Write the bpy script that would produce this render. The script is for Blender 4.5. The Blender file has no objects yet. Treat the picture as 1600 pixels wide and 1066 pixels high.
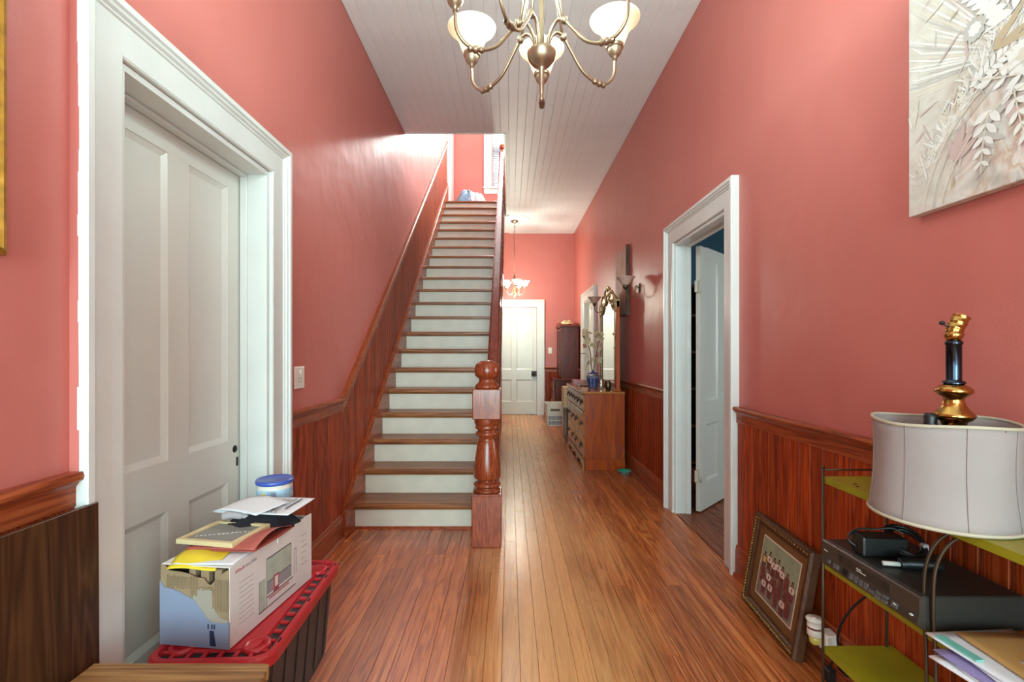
import bpy, bmesh, math, random
from mathutils import Vector, Matrix

random.seed(7)
SC = bpy.context.scene
COL = SC.collection
PI = math.pi

# ------------------------------------------------------------------ camera
CAM_H = 1.265
F_PX = 750.0
cd = bpy.data.cameras.new('camera')
cam = bpy.data.objects.new('camera', cd)
COL.objects.link(cam)
cam.location = (0, 0, CAM_H)
cam.rotation_euler = (PI / 2, 0, 0)
cd.sensor_width = 36
cd.lens = F_PX / 1600 * 36
cd.shift_x = 4 / 1600
cd.shift_y = 17 / 1600
cd.clip_start = 0.02
SC.camera = cam

# ------------------------------------------------------------------ look
vs = SC.view_settings
vs.view_transform = 'Standard'
vs.look = 'None'
vs.gamma = 1
vs.use_curve_mapping = False
vs.exposure = 1.0
SC.cycles.max_bounces = 9
SC.cycles.diffuse_bounces = 6
SC.cycles.glossy_bounces = 4
SC.cycles.caustics_reflective = False
SC.cycles.caustics_refractive = False
SC.cycles.sample_clamp_indirect = 6
SC.cycles.use_denoising = True

# ------------------------------------------------------------------ world and lights
w = bpy.data.worlds.new('sky')
SC.world = w
w.use_nodes = True
bg = w.node_tree.nodes['Background']
bg.inputs['Color'].default_value = (0.80, 0.90, 1.0, 1)
bg.inputs['Strength'].default_value = 0.38


def area_light(name, loc, direction, sx, sy, power, color):
    d = bpy.data.lights.new(name, 'AREA')
    d.shape = 'RECTANGLE'
    d.size, d.size_y = sx, sy
    d.energy = power
    d.color = color
    o = bpy.data.objects.new(name, d)
    COL.objects.link(o)
    o.location = loc
    o.rotation_euler = Vector(direction).to_track_quat('-Z', 'Y').to_euler()
    return o


# daylight through the open front doorway behind the camera and the landing window; the other unseen openings are added for even light
area_light('front_doorway_daylight', (0.08, -5.15, 1.75), (0, 1, 0.02), 2.1, 3.0, 228, (0.62, 0.97, 1.0))
area_light('added_right_fill', (1.66, -1.55, 1.35), (-1, 0.8, 0.05), 1.5, 2.2, 42, (0.62, 0.98, 1.0))  # unseen side opening, added to fill the left door with light
area_light('added_left_fill', (-1.50, -1.55, 1.45), (1, 1.5, 0.12), 1.5, 2.2, 36, (0.66, 0.98, 1.0))  # unseen side opening, added to brighten the right wall
area_light('added_upstairs_fill', (1.70, 6.1, 5.45), (-1, 0, -0.25), 2.6, 1.7, 170, (0.72, 1.0, 1.0))  # unseen side window, added to brighten the upper stairwell
area_light('landing_window_daylight', (0.07, 9.95, 6.22), (0, -1, -0.55), 0.84, 0.70, 240, (0.98, 0.97, 0.93))
area_light('added_side_room_fill', (4.68, 2.9, 1.6), (-1, 0.1, 0), 1.2, 1.5, 26, (0.9, 1.0, 1.0))  # unseen window, added to light the side room and its open door


NEAR_LAMP, FAR_LAMP = 6.3, 48.0

# ------------------------------------------------------------------ materials
def lin(h):
    h = h.lstrip('#')
    c = [int(h[i:i + 2], 16) / 255 for i in (0, 2, 4)]
    return tuple((v / 12.92 if v <= 0.04045 else ((v + 0.055) / 1.055) ** 2.4) for v in c) + (1,)


MATS = {}


def new_mat(name):
    m = bpy.data.materials.new(name)
    m.use_nodes = True
    MATS[name] = m
    nt = m.node_tree
    return m, nt, nt.nodes, nt.links, nt.nodes['Principled BSDF']


def plain(name, col, rough=0.5, metal=0.0, var=0.06, vscale=14, bump=0.0, bscale=60, coat=0.0, spec=None):
    """flat colour with a slight mottling and optional fine bump"""
    m, nt, N, L, b = new_mat(name)
    c = lin(col)
    tc = N.new('ShaderNodeTexCoord')
    no = N.new('ShaderNodeTexNoise')
    no.inputs['Scale'].default_value = vscale
    no.inputs['Detail'].default_value = 4
    L.new(tc.outputs['Object'], no.inputs['Vector'])
    r = N.new('ShaderNodeValToRGB')
    r.color_ramp.elements[0].position = 0.3
    r.color_ramp.elements[1].position = 0.7
    r.color_ramp.elements[0].color = tuple(max(0, v * (1 - var)) for v in c[:3]) + (1,)
    r.color_ramp.elements[1].color = tuple(min(1, v * (1 + var)) for v in c[:3]) + (1,)
    L.new(no.outputs['Fac'], r.inputs['Fac'])
    L.new(r.outputs['Color'], b.inputs['Base Color'])
    b.inputs['Roughness'].default_value = rough
    b.inputs['Metallic'].default_value = metal
    if coat:
        b.inputs['Coat Weight'].default_value = coat
        b.inputs['Coat Roughness'].default_value = 0.12
    if spec is not None:
        b.inputs['Specular IOR Level'].default_value = spec
    if bump:
        n2 = N.new('ShaderNodeTexNoise')
        n2.inputs['Scale'].default_value = bscale
        n2.inputs['Detail'].default_value = 5
        L.new(tc.outputs['Object'], n2.inputs['Vector'])
        bp = N.new('ShaderNodeBump')
        bp.inputs['Strength'].default_value = bump
        bp.inputs['Distance'].default_value = 0.01
        L.new(n2.outputs['Fac'], bp.inputs['Height'])
        L.new(bp.outputs['Normal'], b.inputs['Normal'])
    return m


def wood(name, dark, mid, light, axis=1, rough=0.35, grain=9.0, stretch=0.06, objvar=0.25, coat=0.0, worn=None, bump=0.15, spec=0.3):
    """grain running along the given axis of the object's own coordinates, every object offset and tinted on its own"""
    m, nt, N, L, b = new_mat(name)
    tc = N.new('ShaderNodeTexCoord')
    oi = N.new('ShaderNodeObjectInfo')
    mul = N.new('ShaderNodeMath'); mul.operation = 'MULTIPLY'; mul.inputs[1].default_value = 57.0
    L.new(oi.outputs['Random'], mul.inputs[0])
    cmb = N.new('ShaderNodeCombineXYZ')
    for i in range(3):
        L.new(mul.outputs[0], cmb.inputs[i])
    add = N.new('ShaderNodeVectorMath'); add.operation = 'ADD'
    L.new(tc.outputs['Object'], add.inputs[0]); L.new(cmb.outputs[0], add.inputs[1])
    mp = N.new('ShaderNodeMapping')
    s = [1, 1, 1]; s[axis] = stretch
    mp.inputs['Scale'].default_value = s
    L.new(add.outputs[0], mp.inputs['Vector'])
    n1 = N.new('ShaderNodeTexNoise')
    n1.inputs['Scale'].default_value = grain
    n1.inputs['Detail'].default_value = 3
    n1.inputs['Distortion'].default_value = 1.2
    L.new(mp.outputs[0], n1.inputs['Vector'])
    # growth rings: sharpen the noise into bands
    m5 = N.new('ShaderNodeMath'); m5.operation = 'MULTIPLY'; m5.inputs[1].default_value = 9.0
    L.new(n1.outputs['Fac'], m5.inputs[0])
    fr = N.new('ShaderNodeMath'); fr.operation = 'PINGPONG'; fr.inputs[1].default_value = 0.5
    L.new(m5.outputs[0], fr.inputs[0])
    n2 = N.new('ShaderNodeTexNoise')
    n2.inputs['Scale'].default_value = grain * 14
    n2.inputs['Detail'].default_value = 3
    L.new(mp.outputs[0], n2.inputs['Vector'])
    mix = N.new('ShaderNodeMath'); mix.operation = 'MULTIPLY_ADD'
    mix.inputs[1].default_value = 0.75
    L.new(fr.outputs[0], mix.inputs[0])
    m6 = N.new('ShaderNodeMath'); m6.operation = 'MULTIPLY'; m6.inputs[1].default_value = 0.62
    L.new(n2.outputs['Fac'], m6.inputs[0])
    L.new(m6.outputs[0], mix.inputs[2])
    r = N.new('ShaderNodeValToRGB')
    e = r.color_ramp.elements
    e[0].position = 0.18; e[0].color = lin(dark)
    e[1].position = 0.85; e[1].color = lin(light)
    k = e.new(0.5); k.color = lin(mid)
    L.new(mix.outputs[0], r.inputs['Fac'])
    hs = N.new('ShaderNodeHueSaturation')
    mr = N.new('ShaderNodeMapRange')
    mr.inputs['To Min'].default_value = 1 - objvar
    mr.inputs['To Max'].default_value = 1 + objvar
    L.new(oi.outputs['Random'], mr.inputs['Value'])
    L.new(mr.outputs[0], hs.inputs['Value'])
    L.new(r.outputs['Color'], hs.inputs['Color'])
    col = hs.outputs['Color']
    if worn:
        # the walked-on track down the middle of the hall is worn pale, a bluish daylight sheen is painted on the strip before the stairs; ragged outlines
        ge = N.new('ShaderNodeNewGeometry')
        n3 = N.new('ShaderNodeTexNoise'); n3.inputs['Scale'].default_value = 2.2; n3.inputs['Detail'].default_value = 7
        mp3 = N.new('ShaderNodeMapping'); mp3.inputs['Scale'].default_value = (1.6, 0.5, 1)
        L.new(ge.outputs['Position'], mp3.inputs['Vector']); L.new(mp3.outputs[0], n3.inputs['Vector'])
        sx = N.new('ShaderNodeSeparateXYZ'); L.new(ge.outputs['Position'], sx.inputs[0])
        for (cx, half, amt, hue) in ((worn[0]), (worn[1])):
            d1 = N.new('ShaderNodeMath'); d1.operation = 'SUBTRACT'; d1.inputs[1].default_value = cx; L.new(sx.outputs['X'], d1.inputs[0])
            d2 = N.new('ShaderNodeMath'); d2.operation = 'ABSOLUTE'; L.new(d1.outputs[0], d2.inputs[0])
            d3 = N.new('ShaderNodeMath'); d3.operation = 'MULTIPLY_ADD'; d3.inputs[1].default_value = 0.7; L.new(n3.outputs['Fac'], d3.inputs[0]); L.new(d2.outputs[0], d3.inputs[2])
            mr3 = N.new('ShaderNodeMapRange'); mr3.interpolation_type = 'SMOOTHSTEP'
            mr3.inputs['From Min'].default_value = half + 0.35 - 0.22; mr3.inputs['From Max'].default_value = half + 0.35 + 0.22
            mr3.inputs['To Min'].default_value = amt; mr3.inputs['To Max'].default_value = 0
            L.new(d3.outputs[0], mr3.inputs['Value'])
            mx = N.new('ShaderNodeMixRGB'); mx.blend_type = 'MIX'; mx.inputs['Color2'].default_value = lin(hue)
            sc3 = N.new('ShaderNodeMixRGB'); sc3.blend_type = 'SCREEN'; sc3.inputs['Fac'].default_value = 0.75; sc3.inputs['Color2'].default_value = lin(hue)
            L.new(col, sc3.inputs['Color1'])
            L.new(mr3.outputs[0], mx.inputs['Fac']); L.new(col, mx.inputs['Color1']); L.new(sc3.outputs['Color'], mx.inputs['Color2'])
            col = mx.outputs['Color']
    L.new(col, b.inputs['Base Color'])
    rr = N.new('ShaderNodeMapRange')
    rr.inputs['To Min'].default_value = rough + 0.08; rr.inputs['To Max'].default_value = rough - 0.05
    L.new(mix.outputs[0], rr.inputs['Value']); L.new(rr.outputs[0], b.inputs['Roughness'])
    if coat:
        b.inputs['Coat Weight'].default_value = coat
        b.inputs['Coat Roughness'].default_value = 0.15
    bp = N.new('ShaderNodeBump'); bp.inputs['Strength'].default_value = bump; bp.inputs['Distance'].default_value = 0.002
    L.new(mix.outputs[0], bp.inputs['Height']); L.new(bp.outputs['Normal'], b.inputs['Normal'])
    b.inputs['Specular IOR Level'].default_value = spec
    return m


def emitter(name, col, strength, base='#fff4e0'):
    m, nt, N, L, b = new_mat(name)
    b.inputs['Base Color'].default_value = lin(base)
    b.inputs['Emission Color'].default_value = lin(col)
    b.inputs['Emission Strength'].default_value = strength
    b.inputs['Roughness'].default_value = 0.4
    return m


def plaster_red():
    """glossy rose-red paint on old uneven plaster"""
    m, nt, N, L, b = new_mat('rose_red_wall_paint')
    tc = N.new('ShaderNodeTexCoord')
    n = N.new('ShaderNodeTexNoise'); n.inputs['Scale'].default_value = 1.1; n.inputs['Detail'].default_value = 5
    L.new(tc.outputs['Object'], n.inputs['Vector'])
    r = N.new('ShaderNodeValToRGB')
    r.color_ramp.elements[0].position = 0.3; r.color_ramp.elements[0].color = lin(WALL_A)
    r.color_ramp.elements[1].position = 0.7; r.color_ramp.elements[1].color = lin(WALL_B)
    L.new(n.outputs['Fac'], r.inputs['Fac']); L.new(r.outputs['Color'], b.inputs['Base Color'])
    b.inputs['Roughness'].default_value = 0.42
    b.inputs['Specular IOR Level'].default_value = 0.4
    n1 = N.new('ShaderNodeTexNoise'); n1.inputs['Scale'].default_value = 3.5; n1.inputs['Detail'].default_value = 2
    n2 = N.new('ShaderNodeTexNoise'); n2.inputs['Scale'].default_value = 120; n2.inputs['Detail'].default_value = 4
    L.new(tc.outputs['Object'], n1.inputs['Vector']); L.new(tc.outputs['Object'], n2.inputs['Vector'])
    b1 = N.new('ShaderNodeBump'); b1.inputs['Strength'].default_value = 0.35; b1.inputs['Distance'].default_value = 0.03
    b2 = N.new('ShaderNodeBump'); b2.inputs['Strength'].default_value = 0.12; b2.inputs['Distance'].default_value = 0.004
    L.new(n1.outputs['Fac'], b1.inputs['Height']); L.new(n2.outputs['Fac'], b2.inputs['Height'])
    L.new(b1.outputs['Normal'], b2.inputs['Normal']); L.new(b2.outputs['Normal'], b.inputs['Normal'])
    return m


WALL_A, WALL_B = '#bd6a61', '#c37168'
plaster_red()
plain('white_trim_paint', '#d6d8d4', 0.32, var=0.03, vscale=7, bump=0.06, bscale=35)
plain('ceiling_paint', '#e6ecee', 0.45, var=0.03, vscale=5, bump=0.05)
plain('door_paint', '#d3d4cc', 0.30, var=0.03, vscale=3, bump=0.05, bscale=20)
plain('riser_paint', '#cfc4b4', 0.42, var=0.05, vscale=9, bump=0.08)
plain('dark_gap', '#120c09', 0.9)
plain('teal_room_paint', '#44788f', 0.6, var=0.05)
plain('side_room_ceiling', '#8a8a86', 0.7)
wood('heart_pine_floor', '#6e3216', '#b0602f', '#d08a54', axis=1, rough=0.27, grain=10, stretch=0.05, objvar=0.20, worn=((0.22, 0.30, 1.0, '#c49c66'), (-0.62, 0.30, 0.9, '#6b5a60')), bump=0.12)  # second worn band is daylight sheen painted into the colour
wood('side_room_floor_wood', '#4a2415', '#7d4328', '#97603f', axis=1, rough=0.4, grain=9, objvar=0.2)
wood('beadboard_wood', '#541a06', '#923410', '#aa4e1f', axis=2, rough=0.45, grain=11, stretch=0.05, objvar=0.22, spec=0.2)
wood('trim_wood', '#682a14', '#964626', '#ad5f38', axis=1, rough=0.28, grain=9, stretch=0.05, objvar=0.08)
wood('trim_wood_x', '#682a14', '#964626', '#ad5f38', axis=0, rough=0.28, grain=9, stretch=0.05, objvar=0.08)
wood('newel_wood', '#5a1f10', '#8a3b20', '#a2532e', axis=2, rough=0.22, grain=13, stretch=0.10, objvar=0.05, coat=0.3)
wood('tread_wood', '#5e3019', '#8d5532', '#a66d45', axis=0, rough=0.30, grain=9, stretch=0.05, objvar=0.10)
wood('rail_wood', '#54201a', '#7c3a2c', '#925041', axis=1, rough=0.25, grain=9, stretch=0.05, objvar=0.05, coat=0.2)
wood('maple_wood', '#6e2402', '#963a06', '#aa4c0e', axis=2, rough=0.26, grain=6, stretch=0.08, objvar=0.05, coat=0.2)
wood('maple_wood_y', '#80481d', '#a5652c', '#bd7f40', axis=1, rough=0.24, grain=6, stretch=0.08, objvar=0.05, coat=0.2)
wood('cherry_wood', '#3f130b', '#5f2013', '#78301c', axis=2, rough=0.28, grain=7, stretch=0.08, objvar=0.05, coat=0.2)
wood('dark_board_wood', '#2e190d', '#462816', '#5d3c22', axis=2, rough=0.36, grain=7, stretch=0.05, objvar=0.05)
wood('worn_table_wood', '#5c3a20', '#8a6038', '#a9814f', axis=0, rough=0.38, grain=8, stretch=0.06, objvar=0.05)
wood('wall_board_wood', '#9a7362', '#c09a88', '#d2b2a0', axis=2, rough=0.6, grain=8, stretch=0.06, objvar=0.05)
plain('brushed_brass', '#a3917a', 0.36, metal=0.9, var=0.05)
plain('polished_brass', '#b48d4c', 0.16, metal=1.0, var=0.12, vscale=30)
plain('antique_bronze', '#5b4a33', 0.35, metal=0.8)
plain('blackened_steel', '#3a4452', 0.18, metal=1.0, var=0.1)
plain('gold_leaf_frame', '#a87c2a', 0.42, metal=0.55, var=0.25, vscale=40, bump=0.3, bscale=50)
plain('black_plastic', '#141414', 0.38, var=0.1)
plain('vcr_case', '#292521', 0.45, var=0.06, vscale=60, bump=0.05, bscale=300)
plain('vcr_front', '#3a322c', 0.30, var=0.03)
plain('vcr_button', '#575350', 0.4)
plain('silver_print', '#c9c6be', 0.5)
plain('switch_plate_plastic', '#e4e1d6', 0.35, var=0.02)
plain('iron_hardware', '#2d2722', 0.4, metal=0.7)
plain('hinge_paint', '#cfcabd', 0.4)
plain('red_lid_plastic', '#b3222a', 0.36, var=0.06, bump=0.04)
plain('black_tote_plastic', '#221f1e', 0.42, var=0.1)
plain('carton_white', '#d6cfcb', 0.6, var=0.03)
plain('carton_blue', '#8389a0', 0.45, var=0.05, vscale=9)
plain('corrugated_brown', '#93795c', 0.85, var=0.1)
plain('torn_liner_grey', '#9a8d80', 0.85)
plain('print_green_grey', '#a7b0a2', 0.5, var=0.12, vscale=25)
plain('print_red', '#a8505a', 0.5)
plain('print_dark', '#3d3438', 0.5)
plain('print_grey', '#8f8a8c', 0.6)
plain('print_navy', '#262c48', 0.5)
plain('paper_white', '#dcdce0', 0.6, var=0.02)
plain('paper_cream', '#d9cfc2', 0.6, var=0.03)
plain('paper_yellow', '#e0c22c', 0.6, var=0.05)
plain('manila_paper', '#b98d52', 0.6, var=0.06)
plain('lilac_paper', '#8a7fae', 0.6, var=0.05)
plain('teal_print', '#6fb5a8', 0.5)
plain('red_folder', '#a85247', 0.55, var=0.06)
plain('black_cloth', '#15131a', 0.9, var=0.2)
plain('grey_cloth', '#a59a9c', 0.9, var=0.1)
plain('frame_cream_wood', '#cdb88d', 0.45, var=0.06)
plain('mat_grey', '#85817a', 0.6)
plain('lid_blue', '#3d55a8', 0.3, var=0.05)
plain('label_light_blue', '#9dbfd4', 0.35, var=0.25, vscale=22)
plain('label_yellow', '#d9cd8a', 0.4)
plain('label_dark_blue', '#3d4a86', 0.4)
plain('olive_enamel', '#8a8318', 0.34, var=0.12, vscale=9, bump=0.05)
plain('bronze_rod', '#4a3a2c', 0.35, metal=0.6)
plain('shade_fabric', '#968a87', 0.85, var=0.05, vscale=6, bump=0.12, bscale=30)
plain('shade_trim', '#b3a892', 0.8)
plain('tan_glass', '#c6a696', 0.35, var=0.05)
plain('mat_brown', '#6f4a22', 0.7, var=0.05)
plain('ornate_frame_wood', '#4a280f', 0.45, var=0.3, vscale=40, bump=0.25, bscale=90)
plain('ornate_gilt', '#a0803c', 0.4, metal=0.4, var=0.35, vscale=120, bump=0.8, bscale=120)
plain('photo_ground', '#7c7468', 0.35, var=0.25, vscale=16)
plain('photo_sky_green', '#8b977d', 0.35, var=0.15, vscale=12)
plain('photo_maroon', '#6a3034', 0.35, var=0.2, vscale=40)
plain('photo_white', '#cfc4b8', 0.35, var=0.1)
plain('photo_skin', '#7a5240', 0.35, var=0.15)
plain('photo_dark', '#2b2a2c', 0.35)
plain('photo_gold', '#c9a85c', 0.35)
plain('bowl_green', '#2f9c7c', 0.3, var=0.05)
plain('bowl_base', '#7d6d68', 0.25, metal=0.4)
plain('crate_white', '#d8d2c4', 0.45, var=0.04)
plain('crate_grey', '#6d6e80', 0.6)
plain('box_cream', '#d6bd92', 0.65, var=0.05)
plain('box_pink', '#c98f90', 0.6, var=0.06)
plain('pot_blue', '#2a3868', 0.2, var=0.5, vscale=45)
plain('pot_white', '#70738c', 0.25, var=0.3, vscale=45)
plain('leaf_olive', '#5a4a1e', 0.5, var=0.2)
plain('petal_cream', '#cbb795', 0.5, var=0.2, vscale=60)
plain('petal_pink', '#b87c6d', 0.5, var=0.2, vscale=60)
plain('gilt_ornament', '#a88a58', 0.4, metal=0.35, var=0.35, vscale=60, bump=0.3)
plain('cloth_blue', '#7fa2bd', 0.85, var=0.2, vscale=18)
plain('cloth_white', '#dfe3ea', 0.85, var=0.04)
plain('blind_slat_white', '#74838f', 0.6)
plain('bulb_glass_yellow', '#cdbb5a', 0.15, var=0.1)
plain('cap_red_brown', '#6f3b35', 0.4)
emitter('lit_shade_glass', '#ffdfae', 0.6, '#a89c84')
_m = MATS['lit_shade_glass']; _N, _L = _m.node_tree.nodes, _m.node_tree.links
_tc = _N.new('ShaderNodeTexCoord'); _sp = _N.new('ShaderNodeSeparateXYZ'); _mr = _N.new('ShaderNodeMapRange')
_mr.inputs['From Min'].default_value = 0.05; _mr.inputs['From Max'].default_value = 1.0
_mr.inputs['To Min'].default_value = 0.95; _mr.inputs['To Max'].default_value = 0.30      # the glass glows most around the bulb
_L.new(_tc.outputs['Generated'], _sp.inputs[0]); _L.new(_sp.outputs['Z'], _mr.inputs['Value'])
_L.new(_mr.outputs[0], _N['Principled BSDF'].inputs['Emission Strength'])
emitter('lit_shade_far', '#ffe6c0', 6.0, '#fff2d6')
emitter('lit_bulb', '#fff0d0', 30.0)


def glass_mat(name, col, alpha):
    m, nt, N, L, b = new_mat(name)
    t = N.new('ShaderNodeBsdfTransparent')
    g = N.new('ShaderNodeBsdfGlossy'); g.inputs['Roughness'].default_value = 0.03
    g.inputs['Color'].default_value = lin(col)
    mx = N.new('ShaderNodeMixShader'); mx.inputs[0].default_value = alpha
    L.new(t.outputs[0], mx.inputs[1]); L.new(g.outputs[0], mx.inputs[2])
    L.new(mx.outputs[0], N['Material Output'].inputs['Surface'])
    return m


glass_mat('window_glass', '#ffffff', 0.06)
glass_mat('clear_glass', '#d8dccf', 0.25)
mm, nt_, N_, L_, b_ = new_mat('mirror_silver')
b_.inputs['Metallic'].default_value = 1; b_.inputs['Roughness'].default_value = 0.02
b_.inputs['Base Color'].default_value = (0.86, 0.88, 0.86, 1)


def painting_mat():
    """soft cream, grey, tan and pink washes of a floral canvas"""
    m, nt, N, L, b = new_mat('painted_canvas')
    tc = N.new('ShaderNodeTexCoord')
    n = N.new('ShaderNodeTexNoise'); n.inputs['Scale'].default_value = 4.5; n.inputs['Detail'].default_value = 6; n.inputs['Distortion'].default_value = 1.4
    L.new(tc.outputs['Object'], n.inputs['Vector'])
    r = N.new('ShaderNodeValToRGB'); e = r.color_ramp.elements
    e[0].position = 0.30; e[0].color = lin('#a39a93')
    e[1].position = 0.72; e[1].color = lin('#d8d2c8')
    for p, c in ((0.40, '#c7c2bb'), (0.48, '#b79a86'), (0.53, '#d2cbc1'), (0.60, '#b5908a')):
        k = e.new(p); k.color = lin(c)
    L.new(n.outputs['Fac'], r.inputs['Fac'])
    # brush strokes fanning out
    wv = N.new('ShaderNodeTexWave'); wv.inputs['Scale'].default_value = 14; wv.inputs['Distortion'].default_value = 7; wv.inputs['Detail'].default_value = 3
    L.new(tc.outputs['Object'], wv.inputs['Vector'])
    mx = N.new('ShaderNodeMixRGB'); mx.blend_type = 'SOFT_LIGHT'; mx.inputs['Fac'].default_value = 0.45
    L.new(r.outputs['Color'], mx.inputs['Color1']); L.new(wv.outputs['Color'], mx.inputs['Color2'])
    # wash towards cream at the far, upper edge of the canvas (object Y runs along the wall)
    sp = N.new('ShaderNodeSeparateXYZ'); L.new(tc.outputs['Object'], sp.inputs[0])
    mr = N.new('ShaderNodeMapRange'); mr.inputs['From Min'].default_value = 1.2; mr.inputs['From Max'].default_value = 1.42
    L.new(sp.outputs['Y'], mr.inputs['Value'])
    m2 = N.new('ShaderNodeMixRGB'); m2.inputs['Color2'].default_value = lin('#cfcac0')
    mq = N.new('ShaderNodeMath'); mq.operation = 'MULTIPLY'; mq.inputs[1].default_value = 0.75
    L.new(mr.outputs[0], mq.inputs[0]); L.new(mq.outputs[0], m2.inputs['Fac'])
    L.new(mx.outputs['Color'], m2.inputs['Color1'])
    L.new(m2.outputs['Color'], b.inputs['Base Color'])
    b.inputs['Roughness'].default_value = 0.6
    return m


painting_mat()
plain('paint_white', '#e0ddd8', 0.55)
plain('paint_cream', '#d3cabb', 0.55)
plain('paint_grey', '#bab5ae', 0.55)
plain('paint_tan', '#b7a283', 0.55)
plain('paint_pink', '#c2a9a3', 0.55)


# ------------------------------------------------------------------ mesh building
class B:
    def __init__(self):
        self.bm = bmesh.new()

    def _add(self, tmp, M=None, mi=0, smooth=False):
        tmp.verts.index_update()
        vm = {}
        for v in tmp.verts:
            vm[v.index] = self.bm.verts.new(M @ v.co if M else v.co)
        for f in tmp.faces:
            try:
                nf = self.bm.faces.new([vm[v.index] for v in f.verts])
                nf.material_index = mi
                nf.smooth = smooth
            except ValueError:
                pass
        tmp.free()
        return self

    def box(self, x0, x1, y0, y1, z0, z1, bev=0, mi=0, M=None, seg=1):
        t = bmesh.new()
        vs_ = [t.verts.new((x, y, z)) for x in (x0, x1) for y in (y0, y1) for z in (z0, z1)]
        for q in ((0, 1, 3, 2), (4, 6, 7, 5), (0, 4, 5, 1), (2, 3, 7, 6), (0, 2, 6, 4), (1, 5, 7, 3)):
            t.faces.new([vs_[i] for i in q])
        if bev:
            bmesh.ops.bevel(t, geom=list(t.edges), offset=bev, segments=seg, affect='EDGES', profile=0.5)
        t.verts.index_update()
        bmesh.ops.recalc_face_normals(t, faces=t.faces)
        return self._add(t, M, mi)

    def prism(self, poly, a, b, axis='z', mi=0, M=None, bev=0):
        """poly in the plane across axis: x -> (y,z), y -> (x,z), z -> (x,y)"""
        def P(p, h):
            if axis == 'x': return (h, p[0], p[1])
            if axis == 'y': return (p[0], h, p[1])
            return (p[0], p[1], h)
        t = bmesh.new()
        lo = [t.verts.new(P(p, a)) for p in poly]
        hi = [t.verts.new(P(p, b)) for p in poly]
        n = len(poly)
        t.faces.new(lo); t.faces.new(list(reversed(hi)))
        for i in range(n):
            t.faces.new([lo[i], hi[i], hi[(i + 1) % n], lo[(i + 1) % n]])
        if bev:
            bmesh.ops.bevel(t, geom=list(t.edges), offset=bev, segments=1, affect='EDGES')
        t.verts.index_update()
        bmesh.ops.recalc_face_normals(t, faces=t.faces)
        return self._add(t, M, mi)

    def lathe(self, prof, c=(0, 0, 0), seg=24, mi=0, M=None, smooth=True, sx=1, sy=1):
        """prof: (radius, z) pairs"""
        t = bmesh.new()
        rings = []
        for r, z in prof:
            if r < 1e-6:
                rings.append([t.verts.new((c[0], c[1], c[2] + z))])
            else:
                rings.append([t.verts.new((c[0] + sx * r * math.cos(2 * PI * k / seg), c[1] + sy * r * math.sin(2 * PI * k / seg), c[2] + z)) for k in range(seg)])
        for a, b in zip(rings[:-1], rings[1:]):
            for k in range(seg):
                k2 = (k + 1) % seg
                if len(a) == 1 and len(b) == 1: continue
                if len(a) == 1: t.faces.new([a[0], b[k], b[k2]])
                elif len(b) == 1: t.faces.new([a[k], a[k2], b[0]])
                else: t.faces.new([a[k], a[k2], b[k2], b[k]])
        t.verts.index_update()
        bmesh.ops.recalc_face_normals(t, faces=t.faces)
        return self._add(t, M, mi, smooth)

    def tube(self, pts, rad, seg=8, mi=0, closed=False, M=None, cap=True):
        pts = [Vector(p) for p in pts]
        n = len(pts)
        rs = rad if isinstance(rad, (list, tuple)) else [rad] * n
        t = bmesh.new()
        rings = []
        up = None
        for i, p in enumerate(pts):
            if closed:
                d = pts[(i + 1) % n] - pts[i - 1]
            else:
                d = pts[min(i + 1, n - 1)] - pts[max(i - 1, 0)]
            d.normalize()
            if up is None:
                up = Vector((0, 0, 1)) if abs(d.z) < 0.9 else Vector((1, 0, 0))
            s = d.cross(up)
            if s.length < 1e-6:
                s = d.orthogonal()
            s.normalize()
            up = s.cross(d).normalized()
            rings.append([t.verts.new(p + rs[i] * (math.cos(2 * PI * k / seg) * s + math.sin(2 * PI * k / seg) * up)) for k in range(seg)])
        m = n if closed else n - 1
        for i in range(m):
            a, b = rings[i], rings[(i + 1) % n]
            for k in range(seg):
                t.faces.new([a[k], a[(k + 1) % seg], b[(k + 1) % seg], b[k]])
        if cap and not closed:
            t.faces.new(list(reversed(rings[0]))); t.faces.new(rings[-1])
        t.verts.index_update()
        bmesh.ops.recalc_face_normals(t, faces=t.faces)
        return self._add(t, M, mi, True)

    def grid(self, fn, nu, nv, mi=0, thick=0.0, M=None, smooth=True):
        """surface fn(u,v) for u,v in 0..1, given a thickness along z or by solidify offset"""
        t = bmesh.new()
        vs_ = [[t.verts.new(fn(i / nu, j / nv)) for j in range(nv + 1)] for i in range(nu + 1)]
        for i in range(nu):
            for j in range(nv):
                t.faces.new([vs_[i][j], vs_[i + 1][j], vs_[i + 1][j + 1], vs_[i][j + 1]])
        bmesh.ops.recalc_face_normals(t, faces=t.faces)
        if thick:
            bmesh.ops.solidify(t, geom=list(t.faces), thickness=thick)
        t.verts.index_update()
        return self._add(t, M, mi, smooth)

    def poly(self, pts, mi=0, M=None):
        t = bmesh.new()
        t.faces.new([t.verts.new(p) for p in pts])
        t.verts.index_update()
        return self._add(t, M, mi)

    def sphere(self, c, rx, ry=None, rz=None, seg=14, mi=0, M=None):
        ry = rx if ry is None else ry
        rz = rx if rz is None else rz
        prof = [(math.sin(PI * k / 8), -math.cos(PI * k / 8)) for k in range(9)]
        prof[0] = (0, -1); prof[-1] = (0, 1)
        T = Matrix.Translation(c) @ Matrix.Diagonal((rx, ry, rz, 1))
        return self.lathe(prof, seg=seg, mi=mi, M=(M @ T if M else T))

    def mesh(self, name, mats):
        me = bpy.data.meshes.new(name)
        self.bm.to_mesh(me)
        self.bm.free()
        for m in (mats if isinstance(mats, (list, tuple)) else [mats]):
            me.materials.append(MATS[m])
        return me

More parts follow.
